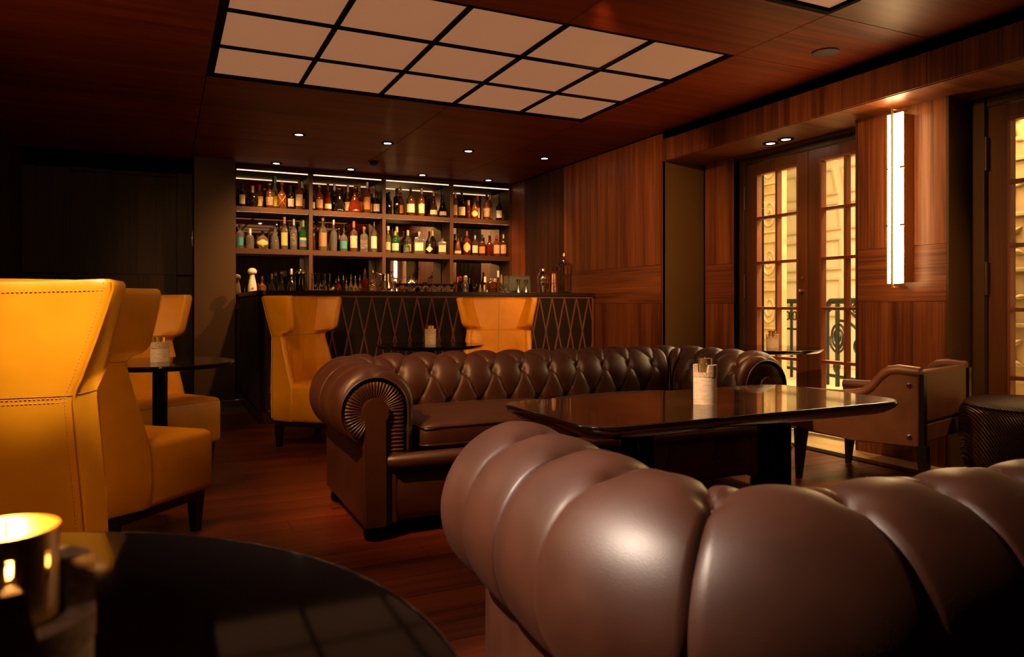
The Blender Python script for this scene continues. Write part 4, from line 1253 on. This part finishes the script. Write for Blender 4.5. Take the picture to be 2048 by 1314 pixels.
def fan_front(sgn):
    """pleated arm front; sgn -1 left arm, +1 right arm (outer side = sgn)"""
    mb = MB()
    r0, r1 = 0.054, 0.140
    na = 300
    rows = []
    for i in range(na + 1):
        a = R(-58 + 238 * i / na)   # angle from outer horizontal through top to the inner horizontal
        ph = 34 * 2 * PI * i / na
        w = 0.5 + 0.5 * math.cos(ph)
        rr = []
        for j in range(6):
            f = j / 5
            r = r0 + (r1 - r0) * f
            yv = 0.012 - 0.010 * math.sin(PI * min(1, f * 1.0) * .9 + .1) - 0.006 * (w ** 2) * (0.35 + .65 * f) + (0.02 if j == 5 else 0)
            rr.append((sgn * (AX + r * math.cos(a)), yv, ZA - 0.008 + r * math.sin(a)))
        rows.append(rr)
    mb.grid(rows)
    rows = []
    n2 = 120
    for i in range(n2 + 1):
        z = ZA - 0.008 - (ZA - 0.37) * i / n2
        w = 0.5 + 0.5 * math.cos(11 * 2 * PI * i / n2)
        rr = []
        for j in range(6):
            f = j / 5
            yv = 0.012 - 0.010 * math.sin(PI * f * .9 + .1) - 0.006 * (w ** 2) + (0.02 if j == 5 else 0)
            rr.append((sgn * (AX - r0 - (r1 - r0) * f), yv, z))
        rows.append(rr)
    mb.grid(rows)
    return mb


fans = {s: fan_front(s).mesh('pleated_front', 'brown_leather_pleat', 50, fix=True) for s in (-1, 1)}


def post_mesh():
    P = []
    r = 0.056
    for i in range(19):
        a = R(-42 + 264 * i / 18)
        P.append((r * math.cos(a), ZA - 0.008 + r * math.sin(a)))
    P += [(-0.043, 0.068), (0.043, 0.068)]
    return MB().prism(P, -0.020, 0.03, 'y').mesh('arm_post', 'brown_leather', 40, fix=True)


post_me = post_mesh()
rim = MB().tube([(0.142 * math.cos(R(-58 + 238 * i / 40)), -0.002, ZA - .008 + 0.142 * math.sin(R(-58 + 238 * i / 40))) for i in range(41)] + [(-0.142, -0.002, 0.38)], 0.0045, 6).mesh('welt', 'brown_leather', 60)
btn = MB().lathe([(0, -.004), (.011, -.003), (.012, .001), (.008, .005), (0, .007)], 12).mesh('button', 'brown_leather_pleat', 50)
foot_me = MB().lathe([(0, 0), (.034, 0), (.046, .014), (.048, .034), (.040, .054), (.036, .066), (0, .066)], 22).mesh('foot', 'lacquer', 50)


def cushion(x0, x1, y0, y1, z0, z1):
    nx, ny = 26, 18
    rows = []
    top, bot = [], []

    def sup(i, n_):
        return -1 + 2 * i / n_
    mb = MB()
    P = []
    nu, nv = 48, 16
    for j in range(nv + 1):
        ph = -PI / 2 + PI * j / nv
        rr = []
        for i in range(nu):
            th = 2 * PI * i / nu
            def sg(v, e): return math.copysign(abs(v) ** e, v)
            cx = sg(math.cos(ph), 0.22) * sg(math.cos(th), 0.16); cy = sg(math.cos(ph), 0.22) * sg(math.sin(th), 0.16)
            cz = sg(math.sin(ph), 0.55)
            x = (x0 + x1) / 2 + cx * (x1 - x0) / 2; y = (y0 + y1) / 2 + cy * (y1 - y0) / 2
            crown = (1 - (2 * (x - x0) / (x1 - x0) - 1) ** 2) * (1 - (2 * (y - y0) / (y1 - y0) - 1) ** 2) * 0.025
            z = (z0 + z1) / 2 + cz * (z1 - z0) / 2 + (crown if cz > 0 else 0)
            rr.append((x, y, z))
        rows.append(rr)
    mb.grid(rows, True, True, True)
    return mb


def chesterfield(loc, rz, label):
    root = empty('chesterfield_sofa', loc, rz)
    tag(root, label, 'sofa', 'chesterfield sofas')
    al = inst('arm', arm_l, root); ar = inst('arm', arm_r, root)
    bk = inst('back', back_m, root)
    for s in range(0, NPL * 2 + 1):
        for jr in range(3):
            if (jr == 1) != (s % 2 == 1):
                continue
            sv = s * PIT / 2
            if sv < 0.06 or sv > S_TOT - 0.06:
                continue
            p = tuft_pos(sv, T0 + jr * TQ, 0.003)
            x, y, nx, ny = path_pt(sv); q, z, nq, nz = prof_pt(T0 + jr * TQ)
            par = al if sv < c1 else (ar if sv > c2 else bk)
            o = inst('button', btn, par, p)
            o.rotation_euler = Vector((nx * nq, ny * nq, nz)).to_track_quat('Z', 'Y').to_euler()
    for sg_ in (-1, 1):
        inst('pleated_front', fans[sg_], root)
        inst('arm_post', post_me, root, (sg_ * AX, 0, 0))
        w_ = inst('welt', rim, root, (sg_ * AX, 0, 0))
        if sg_ < 0:
            w_.scale = (-1, 1, 1)
        mk('side_panel', MB().box(min(sg_ * (AX + .046), sg_ * (AX - .1)), 0.004, 0.066, max(sg_ * (AX + .046), sg_ * (AX - .1)), BACKY + 0.02, 0.50), 'brown_leather', root, bev=.012)
        for yv in (0.045, BACKY - 0.05):
            inst('foot', foot_me, root, (sg_ * (AX - 0.01), yv, 0))
    mk('back_panel', MB().box(-AX - .02, BACKY - 0.06, 0.066, AX + .02, BACKY + 0.034, 0.50), 'brown_leather', root, bev=.012)
    mk('seat_base', MB().box(-AX + .09, 0.10, 0.07, AX - .09, BACKY - .05, 0.36), 'brown_leather', root)
    # front rail, puffed lower panel and lip roll
    rows = []
    xs0, xs1 = -AX + .046, AX - .046
    nb = 7; nn = 140
    for j in range(15):
        z = 0.075 + 0.225 * j / 14
        rr = []
        for i in range(nn + 1):
            x = xs0 + (xs1 - xs0) * i / nn
            u = (x - xs0) / (xs1 - xs0) * nb
            g_ = abs(math.sin(PI * u)) ** .3
            e_ = math.sin(PI * j / 14) ** .5
            du = (u - round(u)) * (xs1 - xs0) / nb
            dim = 0.012 * math.exp(-(du * du + (z - 0.19) ** 2) / .022 ** 2) if 0 < round(u) < nb else 0
            rr.append((x, 0.030 - 0.026 * e_ * (0.45 + .55 * g_) + dim, z))
        rows.append(rr)
    mk('front_rail', MB().grid(rows), 'brown_leather', root, smooth=60)
    for i in range(1, nb):
        x = xs0 + (xs1 - xs0) * i / nb
        inst('button', btn, root, (x, 0.018, 0.19), (PI / 2, 0, 0))
    mk('lip_roll', MB().tube([(xs0 + .004, 0.012, .333), (xs0 + .03, -0.006, .333), (0, -0.012, .333), (xs1 - .03, -0.006, .333), (xs1 - .004, 0.012, .333)], .033, 16, rs=[.024, .033, .033, .033, .024]), 'brown_leather', root, smooth=60)
    xi = AX - RA - 0.045
    for (a, b_) in ((-xi, -0.004), (0.004, xi)):
        c_ = mk('seat_cushion', cushion(a, b_, 0.0, BACKY - RA - 0.035, 0.350, 0.488), 'brown_leather', root, smooth=60)
        for zz in (0.385, 0.462):
            pts = [(a + .03, 0.001, zz), (a + .012, .02, zz)]
            q = [(a + .004, .30, zz), (a + .004, .04, zz), (a + .012, .012, zz), (a + .04, .0, zz), (b_ - .04, .0, zz), (b_ - .012, .012, zz), (b_ - .004, .04, zz), (b_ - .004, .30, zz)]
            mk('piping', MB().tube(q, .004, 6), 'brown_leather', c_, smooth=60)
    return root


chesterfield((1.870, 3.0, 0), 0.0, 'brown tufted leather chesterfield sofa facing the viewer, before the bar')
chesterfield((0.715 + 1.06, 1.47 - 0.03, 0), PI - R(3.5), 'near brown chesterfield sofa seen from behind, lower right')

# ------------------------------------------------------------------ wing chairs
LV = [  # z, wb, wf, yb, yf
    (0.185, 0.262, 0.306, -0.215, -0.030), (0.20, 0.268, 0.314, -0.220, -0.025), (0.30, 0.268, 0.316, -0.224, -0.022), (0.42, 0.264, 0.313, -0.228, -0.026), (0.50, 0.258, 0.308, -0.231, -0.050),
    (0.60, 0.250, 0.301, -0.234, -0.080), (0.70, 0.242, 0.293, -0.238, -0.108), (0.755, 0.238, 0.289, -0.240, -0.122), (0.775, 0.240, 0.290, -0.241, -0.122), (0.790, 0.245, 0.296, -0.242, -0.104),
    (0.802, 0.250, 0.302, -0.243, -0.060), (0.815, 0.255, 0.308, -0.244, -0.040), (0.835, 0.261, 0.316, -0.246, -0.030), (0.90, 0.283, 0.328, -0.250, -0.024), (0.98, 0.308, 0.346, -0.255, -0.020), (1.030, 0.321, 0.356, -0.260, -0.020), (1.046, 0.320, 0.355, -0.261, -0.024), (1.053, 0.314, 0.349, -0.257, -0.032)]


def shell_ring(z, wb, wf, yb, yf):
    th, tb_ = 0.058, 0.085
    H = []
    sag = 0.012 * max(0, (z - 0.8) / 0.25)
    H.append((0.0, yb + 0.012, z - sag)); H.append((wb * .5, yb + 0.009, z - sag * .7)); H.append((wb * .85, yb + 0.002, z - sag * .2)); H.append((wb - .012, yb, z)); H.append((wb - .002, yb + .004, z)); H.append((wb + .003, yb + .014, z))
    for f in (.25, .5, .75):
        H.append((wb + (wf - wb) * f, yb + (yf - yb) * f, z))
    H.append((wf - .002, yf - .016, z)); H.append((wf - .008, yf - .004, z)); H.append((wf - .02, yf, z)); H.append((wf - th + .02, yf, z)); H.append((wf - th + .006, yf - .006, z)); H.append((wf - th, yf - .018, z))
    yin = yb + tb_
    yi2 = max(yin + .0, min(yf - .03, yin + .05))
    H.append((wb - th + .002 + (wf - wb) * .5, (yi2 + yf - .018) / 2, z)); H.append((wb - th - .004, yi2, z)); H.append((wb - th - .03, yin + .012, z)); H.append((wb * .45, yin + .004, z)); H.append((0.0, yin + .010, z))
    full = H + [(-x, y, zz) for x, y, zz in reversed(H[1:-1])]
    return full


rings = [shell_ring(*l) for l in LV]
# densify in z by linear interpolation for smooth shading
shell_mb = MB().grid(rings, True, True, True)
shell_me = shell_mb.mesh('shell', 'tan_leather', 42, fix=True)


def seat_mesh():
    mb = MB(); rows = []
    x0, y0, y1 = 0.306, -0.16, 0.335
    prof = [(0.185, .012), (0.193, .003), (0.21, 0), (0.33, 0), (0.415, .0), (0.432, .006), (0.442, .02), (0.447, .05), (0.449, .11)]
    for z, ins in prof:
        q = []
        for (px, py) in rr_poly(-x0 + ins, y0 + ins, x0 - ins, y1 - ins, 0.03, n=4):
            if py > 0:
                q.append((px, py, z))
                if abs(px) > x0 - ins - 1e-4 and py < y1 - ins - .029:
                    q.append((px, -0.035, z)) if px < 0 else q.insert(-1, (px, -0.035, z))
            else:
                q.append((px * .78, py, z))
        rows.append(q)
    mb.grid(rows, True, True, True)
    return mb.mesh('seat', 'tan_leather', 40, fix=True)


seat_me = seat_mesh()
base_me = MB().prism(rr_poly(-.285, -.195, .285, .315, .03), 0.148, 0.186).mesh('base_frame', 'black_wood', 40)
leg_me = MB().taper(0, 0, 0, 0.15, .032, .05).mesh('leg', 'black_wood')
# seams and stitches
corner = [Vector((l[1] + .002, l[3] + .002, l[0])) for l in LV[1:-1]]
hseam = [(x, y, z) for x, y, z in shell_ring(*LV[8])]
pipe_mb = [MB().tube([(s * p.x, p.y, p.z) for p in corner], .0035, 6).mesh('corner_piping', 'tan_leather', 60) for s in (1, -1)]
hs_me = MB().tube([(x, y - (.0005 if y < -.2 else 0), .772) for x, y, z in hseam], .0016, 5, True).mesh('neck_seam', 'seam', 60)
vs_pts = []
for l in LV[4:-1]:
    vs_pts.append((0, l[3] + .085 + .0105, l[0] - 0.012 * max(0, (l[0] - .8) / .25)))
vs_me = MB().tube(vs_pts, .0015, 5).mesh('centre_seam', 'seam', 60)
stm = MB()


def dash(path, step, nrm):
    P = [Vector(p) for p in path]
    acc = 0.0
    for a, b_ in zip(P[:-1], P[1:]):
        Ls = (b_ - a).length
        if Ls < 1e-6: continue
        d = (b_ - a) / Ls
        while acc < Ls:
            c = a + d * acc
            stm.tube([tuple(c), tuple(c + d * step * .55)], .0011, 4)
            acc += step
        acc -= Ls


for s in (1, -1):
    dash([(s * (l[1] - .016), l[3] - .0010 + .0006, l[0]) for l in LV[1:-1]], .009, None)
xs_ = [-.95 + 1.9 * i / 24 for i in range(25)]
def yback(l, f):
    f = abs(f)
    return l[3] + (.012 - .006 * f if f < .5 else .009 - .014 * (f - .5) / .7 if f < .85 else .002)
for (li, dz) in ((8, -.008), (7, .002), (15, -.004)):
    l = LV[li]
    dash([(f * l[1], yback(l, f) - .0016, l[0] + dz - (0.012 * max(0, (l[0] - .8) / .25) * (1 - abs(f)) if li == 15 else 0)) for f in xs_], .009, None)
st_me = stm.mesh('stitching', 'stitch')


def wing_chair(loc, heading, label):
    root = empty('wing_chair', (loc[0], loc[1], 0), -R(heading))
    tag(root, label, 'armchair', 'tan leather wing chairs')
    s_ = inst('shell', shell_me, root)
    for p in pipe_mb: inst('corner_piping', p, s_)
    inst('neck_seam', hs_me, s_); inst('centre_seam', vs_me, s_)
    o = inst('stitching', st_me, s_); o['kind'] = 'stuff'
    se = inst('seat', seat_me, root)
    q = [(-.29, .318, .440), (-.305, .30, .440), (-.305, -.02, .440)]
    mk('piping', MB().tube([(-.297, -.02, .428), (-.297, .30, .428), (-.28, .332, .428), (.28, .332, .428), (.297, .30, .428), (.297, -.02, .428)], .003, 6), 'tan_leather', se, smooth=60)
    inst('base_frame', base_me, root)
    for sx in (-.25, .25):
        for y in (-.17, .28):
            inst('leg', leg_me, root, (sx, y, 0))
    return root


wing_chair((-0.450, 2.270), -3, 'tan leather wing chair nearest the viewer, seen from behind at left')
wing_chair((-0.250, 3.465), 43, 'tan leather wing chair, middle of the three along the left')
wing_chair((-0.125, 4.80), 148, 'tan leather wing chair behind the left side table, farthest of the left three')
wing_chair((1.02, 5.40), 132, 'tan leather wing chair at the left corner of the bar')
wing_chair((2.56, 5.72), 214, 'tan leather wing chair facing the viewer in front of the bar')


# ------------------------------------------------------------------ tables
def pedestal(loc, r, h, label, base=True):
    root = empty('side_table', (loc[0], loc[1], 0))
    tag(root, label, 'table', 'black pedestal tables')
    t = 0.03
    mk('table_top', MB().lathe([(0, h - t), (r - .06, h - t), (r - .02, h - t * .8), (r - .002, h - t * .3), (r, h - .006), (r - .003, h - .001), (r - .006, h), (r - .010, h), (r - .03, h), (0, h)], 72), 'lacquer', root, smooth=50)
    mk('column', MB().lathe([(0, .02), (.036, .02), (.036, h - t), (0, h - t)], 24), 'lacquer', root, smooth=40)
    mk('base', MB().lathe([(0, 0), (.18, 0), (.185, .008), (.178, .018), (.05, .028), (.036, .03), (0, .03)], 40), 'lacquer', root, smooth=40)
    return root


pedestal((-0.285, 0.615), 0.510, 0.70, 'large glossy black round table in the lower left corner')
pedestal((-0.02, 4.16), 0.36, 0.70, 'round black pedestal table between the left wing chairs')
pedestal((1.80, 5.22), 0.40, 0.695, 'round black table behind the sofa between two wing chairs')
pedestal((3.80, 3.88), 0.38, 0.69, 'round black pedestal table beside the glazed doors')

lt = empty('lounge_table', (1.868, 2.215, 0), R(1.5)); tag(lt, 'glossy dark wood lounge table between the two sofas', 'table')
hx, hy = 0.725, 0.34
TZ = 0.622
rows = []
for (z, ins, rad) in ((TZ - .05, .05, .07), (TZ - .042, .034, .085), (TZ - .026, .010, .10), (TZ - .014, .001, .11), (TZ - .006, 0, .11), (TZ - .0015, .0015, .11), (TZ, .004, .11), (TZ, .008, .11), (TZ, .03, .09)):
    rows.append([(px, py, z) for px, py in rr_poly(-hx + ins, -hy + ins, hx - ins, hy - ins, rad, n=10)])
mk('table_top', MB().grid(rows, True, True, True), 'table_wood', lt, smooth=45)
for sx in (-.32, .36):
    mk('leg', MB().prism(rr_poly(sx - .05, -.06, sx + .05, .06, .03), 0.02, TZ - .05), 'lacquer', lt, smooth=40)
    mk('foot_plate', MB().prism(rr_poly(sx - .07, -.26, sx + .07, .26, .05), 0.0, .02), 'lacquer', lt, smooth=40)


# ------------------------------------------------------------------ travertine candle holders
def candle(loc, h_stone, r, notch, label, lit=True, power=1.0):
    root = empty('candle_holder', loc, notch)
    tag(root, label, 'candle holder', 'travertine candle holders')
    hl = h_stone * .70
    # lower drum with a stepped slot
    P = []
    for i in range(36):
        a = 2 * PI * i / 36
        rr = r
        if 14 <= i <= 17: rr = r * .93
        P.append((rr * math.cos(a), rr * math.sin(a)))
    mk('lower_drum', MB().prism(P, 0, hl - .001), 'travertine', root, smooth=25)
    # upper ring with a quarter notch down from the rim
    ri = r * .66
    seg = 40
    mb = MB(); rows = []
    for i in range(seg + 1):
        a = 2 * PI * i / seg
        cut = (h_stone * .19) if 2 <= i <= 10 else 0.0
        zt_ = h_stone - cut
        ro = r * 1.02
        rows.append([(ro * math.cos(a), ro * math.sin(a), hl), (ro * math.cos(a), ro * math.sin(a), zt_), (ri * math.cos(a), ri * math.sin(a), zt_), (ri * math.cos(a), ri * math.sin(a), hl)])
    mb.grid(rows, False)
    n0 = len(mb.v)
    mk('upper_ring', mb, 'travertine_rough', root, smooth=25)
    rc = r * .60
    cz0, cz1 = hl + .002, h_stone + r * .55
    cupm = MB(); sg = 64; zl = [cz0, cz1 - .030, cz1 - .012, cz1]
    for zz in zl:
        cupm.v += [(rc * math.cos(2 * PI * i / sg), rc * math.sin(2 * PI * i / sg), zz) for i in range(sg)]
    for j in range(3):
        for i in range(sg):
            if j == 1 and i % 8 == 0:
                continue
            i2 = (i + 1) % sg
            cupm.f.append((j * sg + i, j * sg + i2, (j + 1) * sg + i2, (j + 1) * sg + i))
    mk('brass_cup', cupm, 'brass', root, smooth=40)
    mk('wax', MB().lathe([(0, cz1 - .034), (rc - .003, cz1 - .034), (rc - .003, cz1 - .022), (0, cz1 - .022)], 24), 'wax', root, smooth=40)
    mk('wick', MB().tube([(0, 0, cz1 - .022), (.001, 0, cz1 + .004)], .0012, 5), 'wax' if not lit else 'black', root)
    if lit:
        mk('flame', MB().lathe([(0, cz1 - .021), (.003, cz1 - .017), (.0035, cz1 - .012), (.0015, cz1 - .006), (0, cz1 - .002)], 10), 'flame', root, smooth=60)
    return root


candle((1.825, 2.165, TZ), 0.145, .043, R(150), 'travertine candle holder with brass cup on the lounge table', False)
candle((-0.02, 4.16, 0.70), 0.100, .045, R(60), 'travertine candle holder on the table among the left wing chairs', False)
candle((1.80, 5.22, 0.695), 0.115, .042, R(60), 'travertine candle holder on the table before the bar', False)
candle((3.86, 3.87, 0.69), 0.095, .042, R(150), 'travertine candle holder on the table by the glazed doors', False)
candle((-0.080, 0.49, 0.70), 0.142, .043, R(-80), 'candle holder with glowing brass cup in the lower left corner')
point('candle_light', (-0.080, 0.49, 0.852), CANDLE_W, (1.0, 0.45, 0.10), 0.006)

# ------------------------------------------------------------------ leather tub chair on the right
tc_ = empty('leather_armchair', (3.66, 2.87, 0), R(15)); tag(tc_, 'low brown leather armchair with black legs beside the glazed doors', 'armchair')
HW, DB, DF = 0.345, -0.345, 0.345   # half width (local x), rear y, front y
sideP = [(DB, .275), (DB, .640), (DB + .10, .648), (DB + .145, .640), (DB + .18, .612), (DB + .235, .545), (DB + .28, .515), (DB + .34, .500), (0.06, .492), (DF, .486), (DF, .30), (0.0, .262)]
for sx in (-HW, HW - .045):
    p_ = mk('side_panel', MB().prism(sideP, sx, sx + .045, 'x'), 'chair_leather', tc_, bev=.006, fix=True)
    cap = [(sx + .0225, y + (.0 if i else .0), z + .006) for i, (y, z) in enumerate(sideP[1:10])]
    mk('armrest_roll', MB().tube(cap, .030, 12), 'chair_leather', p_, smooth=60)
    ex = sx - .002 if sx < 0 else sx + .047
    for zz in (.325, .585):
        mk('rivet', MB().lathe([(0, 0), (.013, 0), (.011, .006), (.005, .010), (0, .011)], 14), 'chrome', p_, smooth=50, loc=(ex, DB + .045, zz), rot=(0, -PI / 2 if sx < 0 else PI / 2, 0))
mk('back_panel', MB().box(-HW + .05, DB - .012, .39, HW - .05, DB + .05, .655), 'chair_leather', tc_, bev=.015, seg=3)
mk('back_strip', MB().box(-HW + .05, DB - .008, .29, HW - .05, DB + .05, .382), 'chair_leather', tc_, bev=.008)
mk('seat_cushion', cushion(-HW + .05, HW - .05, DB + .06, DF - .01, .29, .445), 'chair_leather', tc_, smooth=60)
mk('seat_rail', MB().box(-HW + .05, DF - .05, .27, HW - .05, DF - .01, .33), 'chair_leather', tc_, bev=.006)
for sx in (-1, 1):
    mk('rear_leg', MB().taper(sx * (HW - .02), DB - .012, 0, .28, .035, .05, ox=0, oy=-.02).box(sx * (HW - .03) - .02, DB - .022, .28, sx * (HW - .03) + .02, DB + .006, .64), 'black_wood', tc_)
    mk('leg', MB().taper(sx * (HW - .04), DF - .05, 0, .29, .028, .06, oy=.015), 'black_wood', tc_)

# ------------------------------------------------------------------ woven stool
ot = empty('woven_stool', (4.02, 2.20, 0)); tag(ot, 'round dark woven leather stool at the right picture edge', 'stool')
mk('drum', MB().lathe([(0, .14), (.30, .14), (.345, .155), (.365, .20), (.37, .30), (.368, .40), (.362, .45), (.345, .475), (0, .475)], 48), 'woven', ot, smooth=50)
mk('top_pad', MB().lathe([(.345, .476), (.35, .480), (.33, .496), (.20, .508), (0, .512)], 48), 'woven', ot, smooth=50)
for i in range(4):
    a = R(35 + 90 * i)
    mk('foot', MB().prism([(-.07, .141), (.07, .141), (.045, .06), (.035, 0), (-.035, 0), (-.045, .06)], -.025, .025, 'y'), 'black_wood', ot, loc=(.28 * math.cos(a), .28 * math.sin(a), 0), rot=(0, 0, a + PI / 2), bev=.004)

# ------------------------------------------------------------------ wall light
def wall_light(loc, rz, label):
    sc_ = empty('wall_light', loc, rz)
    tag(sc_, label, 'wall light', 'tall wall lights')
    mk('back_plate', MB().box(-.098, -.050, -.528, 0, .050, .528), 'brass_dull', sc_, bev=.003)
    mk('diffuser', MB().box(-.110, -.055, -.535, -.0985, .055, .535), 'lamp_white', sc_, bev=.004)
    mk('rod', MB().tube([(-.135, 0, -.56), (-.135, 0, .56)], .0075, 10), 'brass_dull', sc_, smooth=60)
    for z in (-.56, .56):
        mk('arm', MB().tube([(0, 0, z), (-.135, 0, z)], .005, 8), 'brass', sc_, smooth=60)
    for z in (-.17, .19):
        for s in (-1, 1):
            y0, y1 = sorted((s * .040, s * .075))
            mk('clip', MB().box(-.120, y0, z - .006, -.111, y1, z + .006), 'brass_dull', sc_)
    return sc_


wall_light((4.265, 3.137, 1.66), 0.0, 'tall lit rectangular wall light with brass rod on the walnut pier')
wall_light((XL, 3.55, 1.66), PI, 'unseen tall wall light added on the left wall as fill, beside the chairs')  # second fitting added out of view to brighten the left ceiling and chairs


# ------------------------------------------------------------------ ceiling fittings
lens_me = MB().lathe([(0, .0), (.034, .0), (.034, .004), (0, .004)], 24).mesh('lens', 'spot_lens', 40)
ring_me = MB().lathe([(.034, -.002), (.058, -.002), (.060, .006), (.034, .006)], 28, cap=False).mesh('trim_ring', 'gap_black', 40)


def downlight(x, y, z, label, group, power, aim=None, size=R(62), color=WARM, blend=.9):
    root = empty('downlight', (x, y, z)); tag(root, label, 'downlight', group)
    inst('lens', lens_me, root, (0, 0, -.003)); inst('trim_ring', ring_me, root, (0, 0, -.004))
    if power:
        spot('downlight_beam', (x, y, z - .02), aim or (x, y, 0), power, color, size, blend, .03)
    return root


for i, x in enumerate((1.077, 1.881, 2.693, 3.536)):
    downlight(x, 6.675, 2.4995, 'round ceiling downlight above the bar counter, %s from left' % ORD[i], 'downlights above the bar', (80, 150, 150, 70)[i], (x + (.25, 0, 0, -.3)[i], 7.6, 1.3), R(105), blend=1.0)
for i, x in enumerate((1.077, 1.874, 2.707, 3.542)):
    downlight(x, 8.135, 2.4995, 'round ceiling downlight just before the bottle shelves, %s from left' % ORD[i], 'downlights before the shelves', 40, (x, 8.42, 1.5), R(90), blend=1.0)
for i, y in enumerate((4.296, 4.140)):
    downlight(4.266, y, 2.2495, 'round downlight in the wooden soffit before the doors, %s of the pair' % ('far one' if i == 0 else 'near one'), 'soffit downlights', 9, (4.3, y, 0), R(60))
# unseen fill spots, added in the near ceiling to brighten chosen things
FILL_SPOTS = [  # x, y, power, aim, cone, what it lights
    (0.02, 2.60, 75, (1.05, 5.35, 0.65), 24, 'wing chair at the bar corner'), (0.9, 2.90, 135, (2.5, 5.65, 0.75), 22, 'wing chair before the bar'), (0.20, 0.70, 230, (-0.22, 2.0, 1.02), 11, 'nearest wing chair'),
    (-0.9, 1.4, 30, (-0.20, 3.4, 0.6), 30, 'middle left wing chair'), (-0.62, 2.8, 45, (-0.02, 4.95, 0.8), 26, 'far left wing chair'), (-0.98, 1.45, 370, (0.68, 1.22, 0.60), 36, 'near sofa arm'),
    (-0.6, 1.9, 210, (0.95, 3.3, 0.65), 34, 'far sofa arm'), (0.60, 3.08, 26, (1.9, 3.6, 0.5), 60, 'far sofa seat'), (0.0, 3.1, 22, (0.55, 4.0, 0.0), 50, 'open floor'), (1.9, 3.0, 300, (3.96, 6.1, 1.4), 46, 'walnut wall'), (3.5, 1.1, 60, (3.9, 3.0, 0.7), 50, 'low armchair'),
    (-0.5, 3.1, 42, (0.5, 8.1, 1.4), 28, 'bronze pier'), (0.05, 1.5, 100, (2.4, 6.4, 0.8), 26, 'bar front'), (0.08, 1.9, 230, (1.825, 2.165, 0.71), 9, 'lounge table candle'), (0.3, 0.6, 44, (-0.45, 2.1, 0.6), 40, 'left seats'),
    (1.1, 3.07, 130, (3.96, 3.6, 1.45), 50, 'beam and door pier'), (1.6, 3.07, 150, (3.40, 2.85, 0.45), 24, 'armchair side')]
for i, (x, y, p, aim, cone, what) in enumerate(FILL_SPOTS):
    downlight(x, y, 2.4995, 'unseen fill spot added in the ceiling, aimed at the %s' % what, 'added fill spots out of view', p, aim, R(cone), {'near sofa arm': (1.0, 0.78, 0.60), 'nearest wing chair': (1.0, 0.72, 0.50), 'lounge table candle': (1.0, 0.66, 0.38)}.get(what, WARM))

dm = empty('ceiling_dome', (1.99, 7.60, 2.5)); tag(dm, 'small black camera dome on the ceiling above the bar', 'camera dome')
mk('base', MB().lathe([(0, -.012), (.062, -.012), (.062, -.0005), (0, -.0005)], 26), 'dome_black', dm, smooth=40)
mk('dome', MB().lathe([(0, -.052), (.02, -.050), (.038, -.036), (.046, -.0125)], 26), 'dome_black', dm, smooth=60)
sp_ = empty('ceiling_speaker', (3.567, 3.153, 2.5)); tag(sp_, 'flat round speaker grille in the ceiling at upper right', 'speaker')
mk('grille', MB().lathe([(0, -.006), (.070, -.006), (.070, -.0005), (0, -.0005)], 32), 'speaker_dark', sp_, smooth=40)
mk('rim', MB().lathe([(.0705, -.008), (.076, -.007), (.078, -.0005), (.0705, -.0005)], 32), 'speaker_dark', sp_, smooth=40)
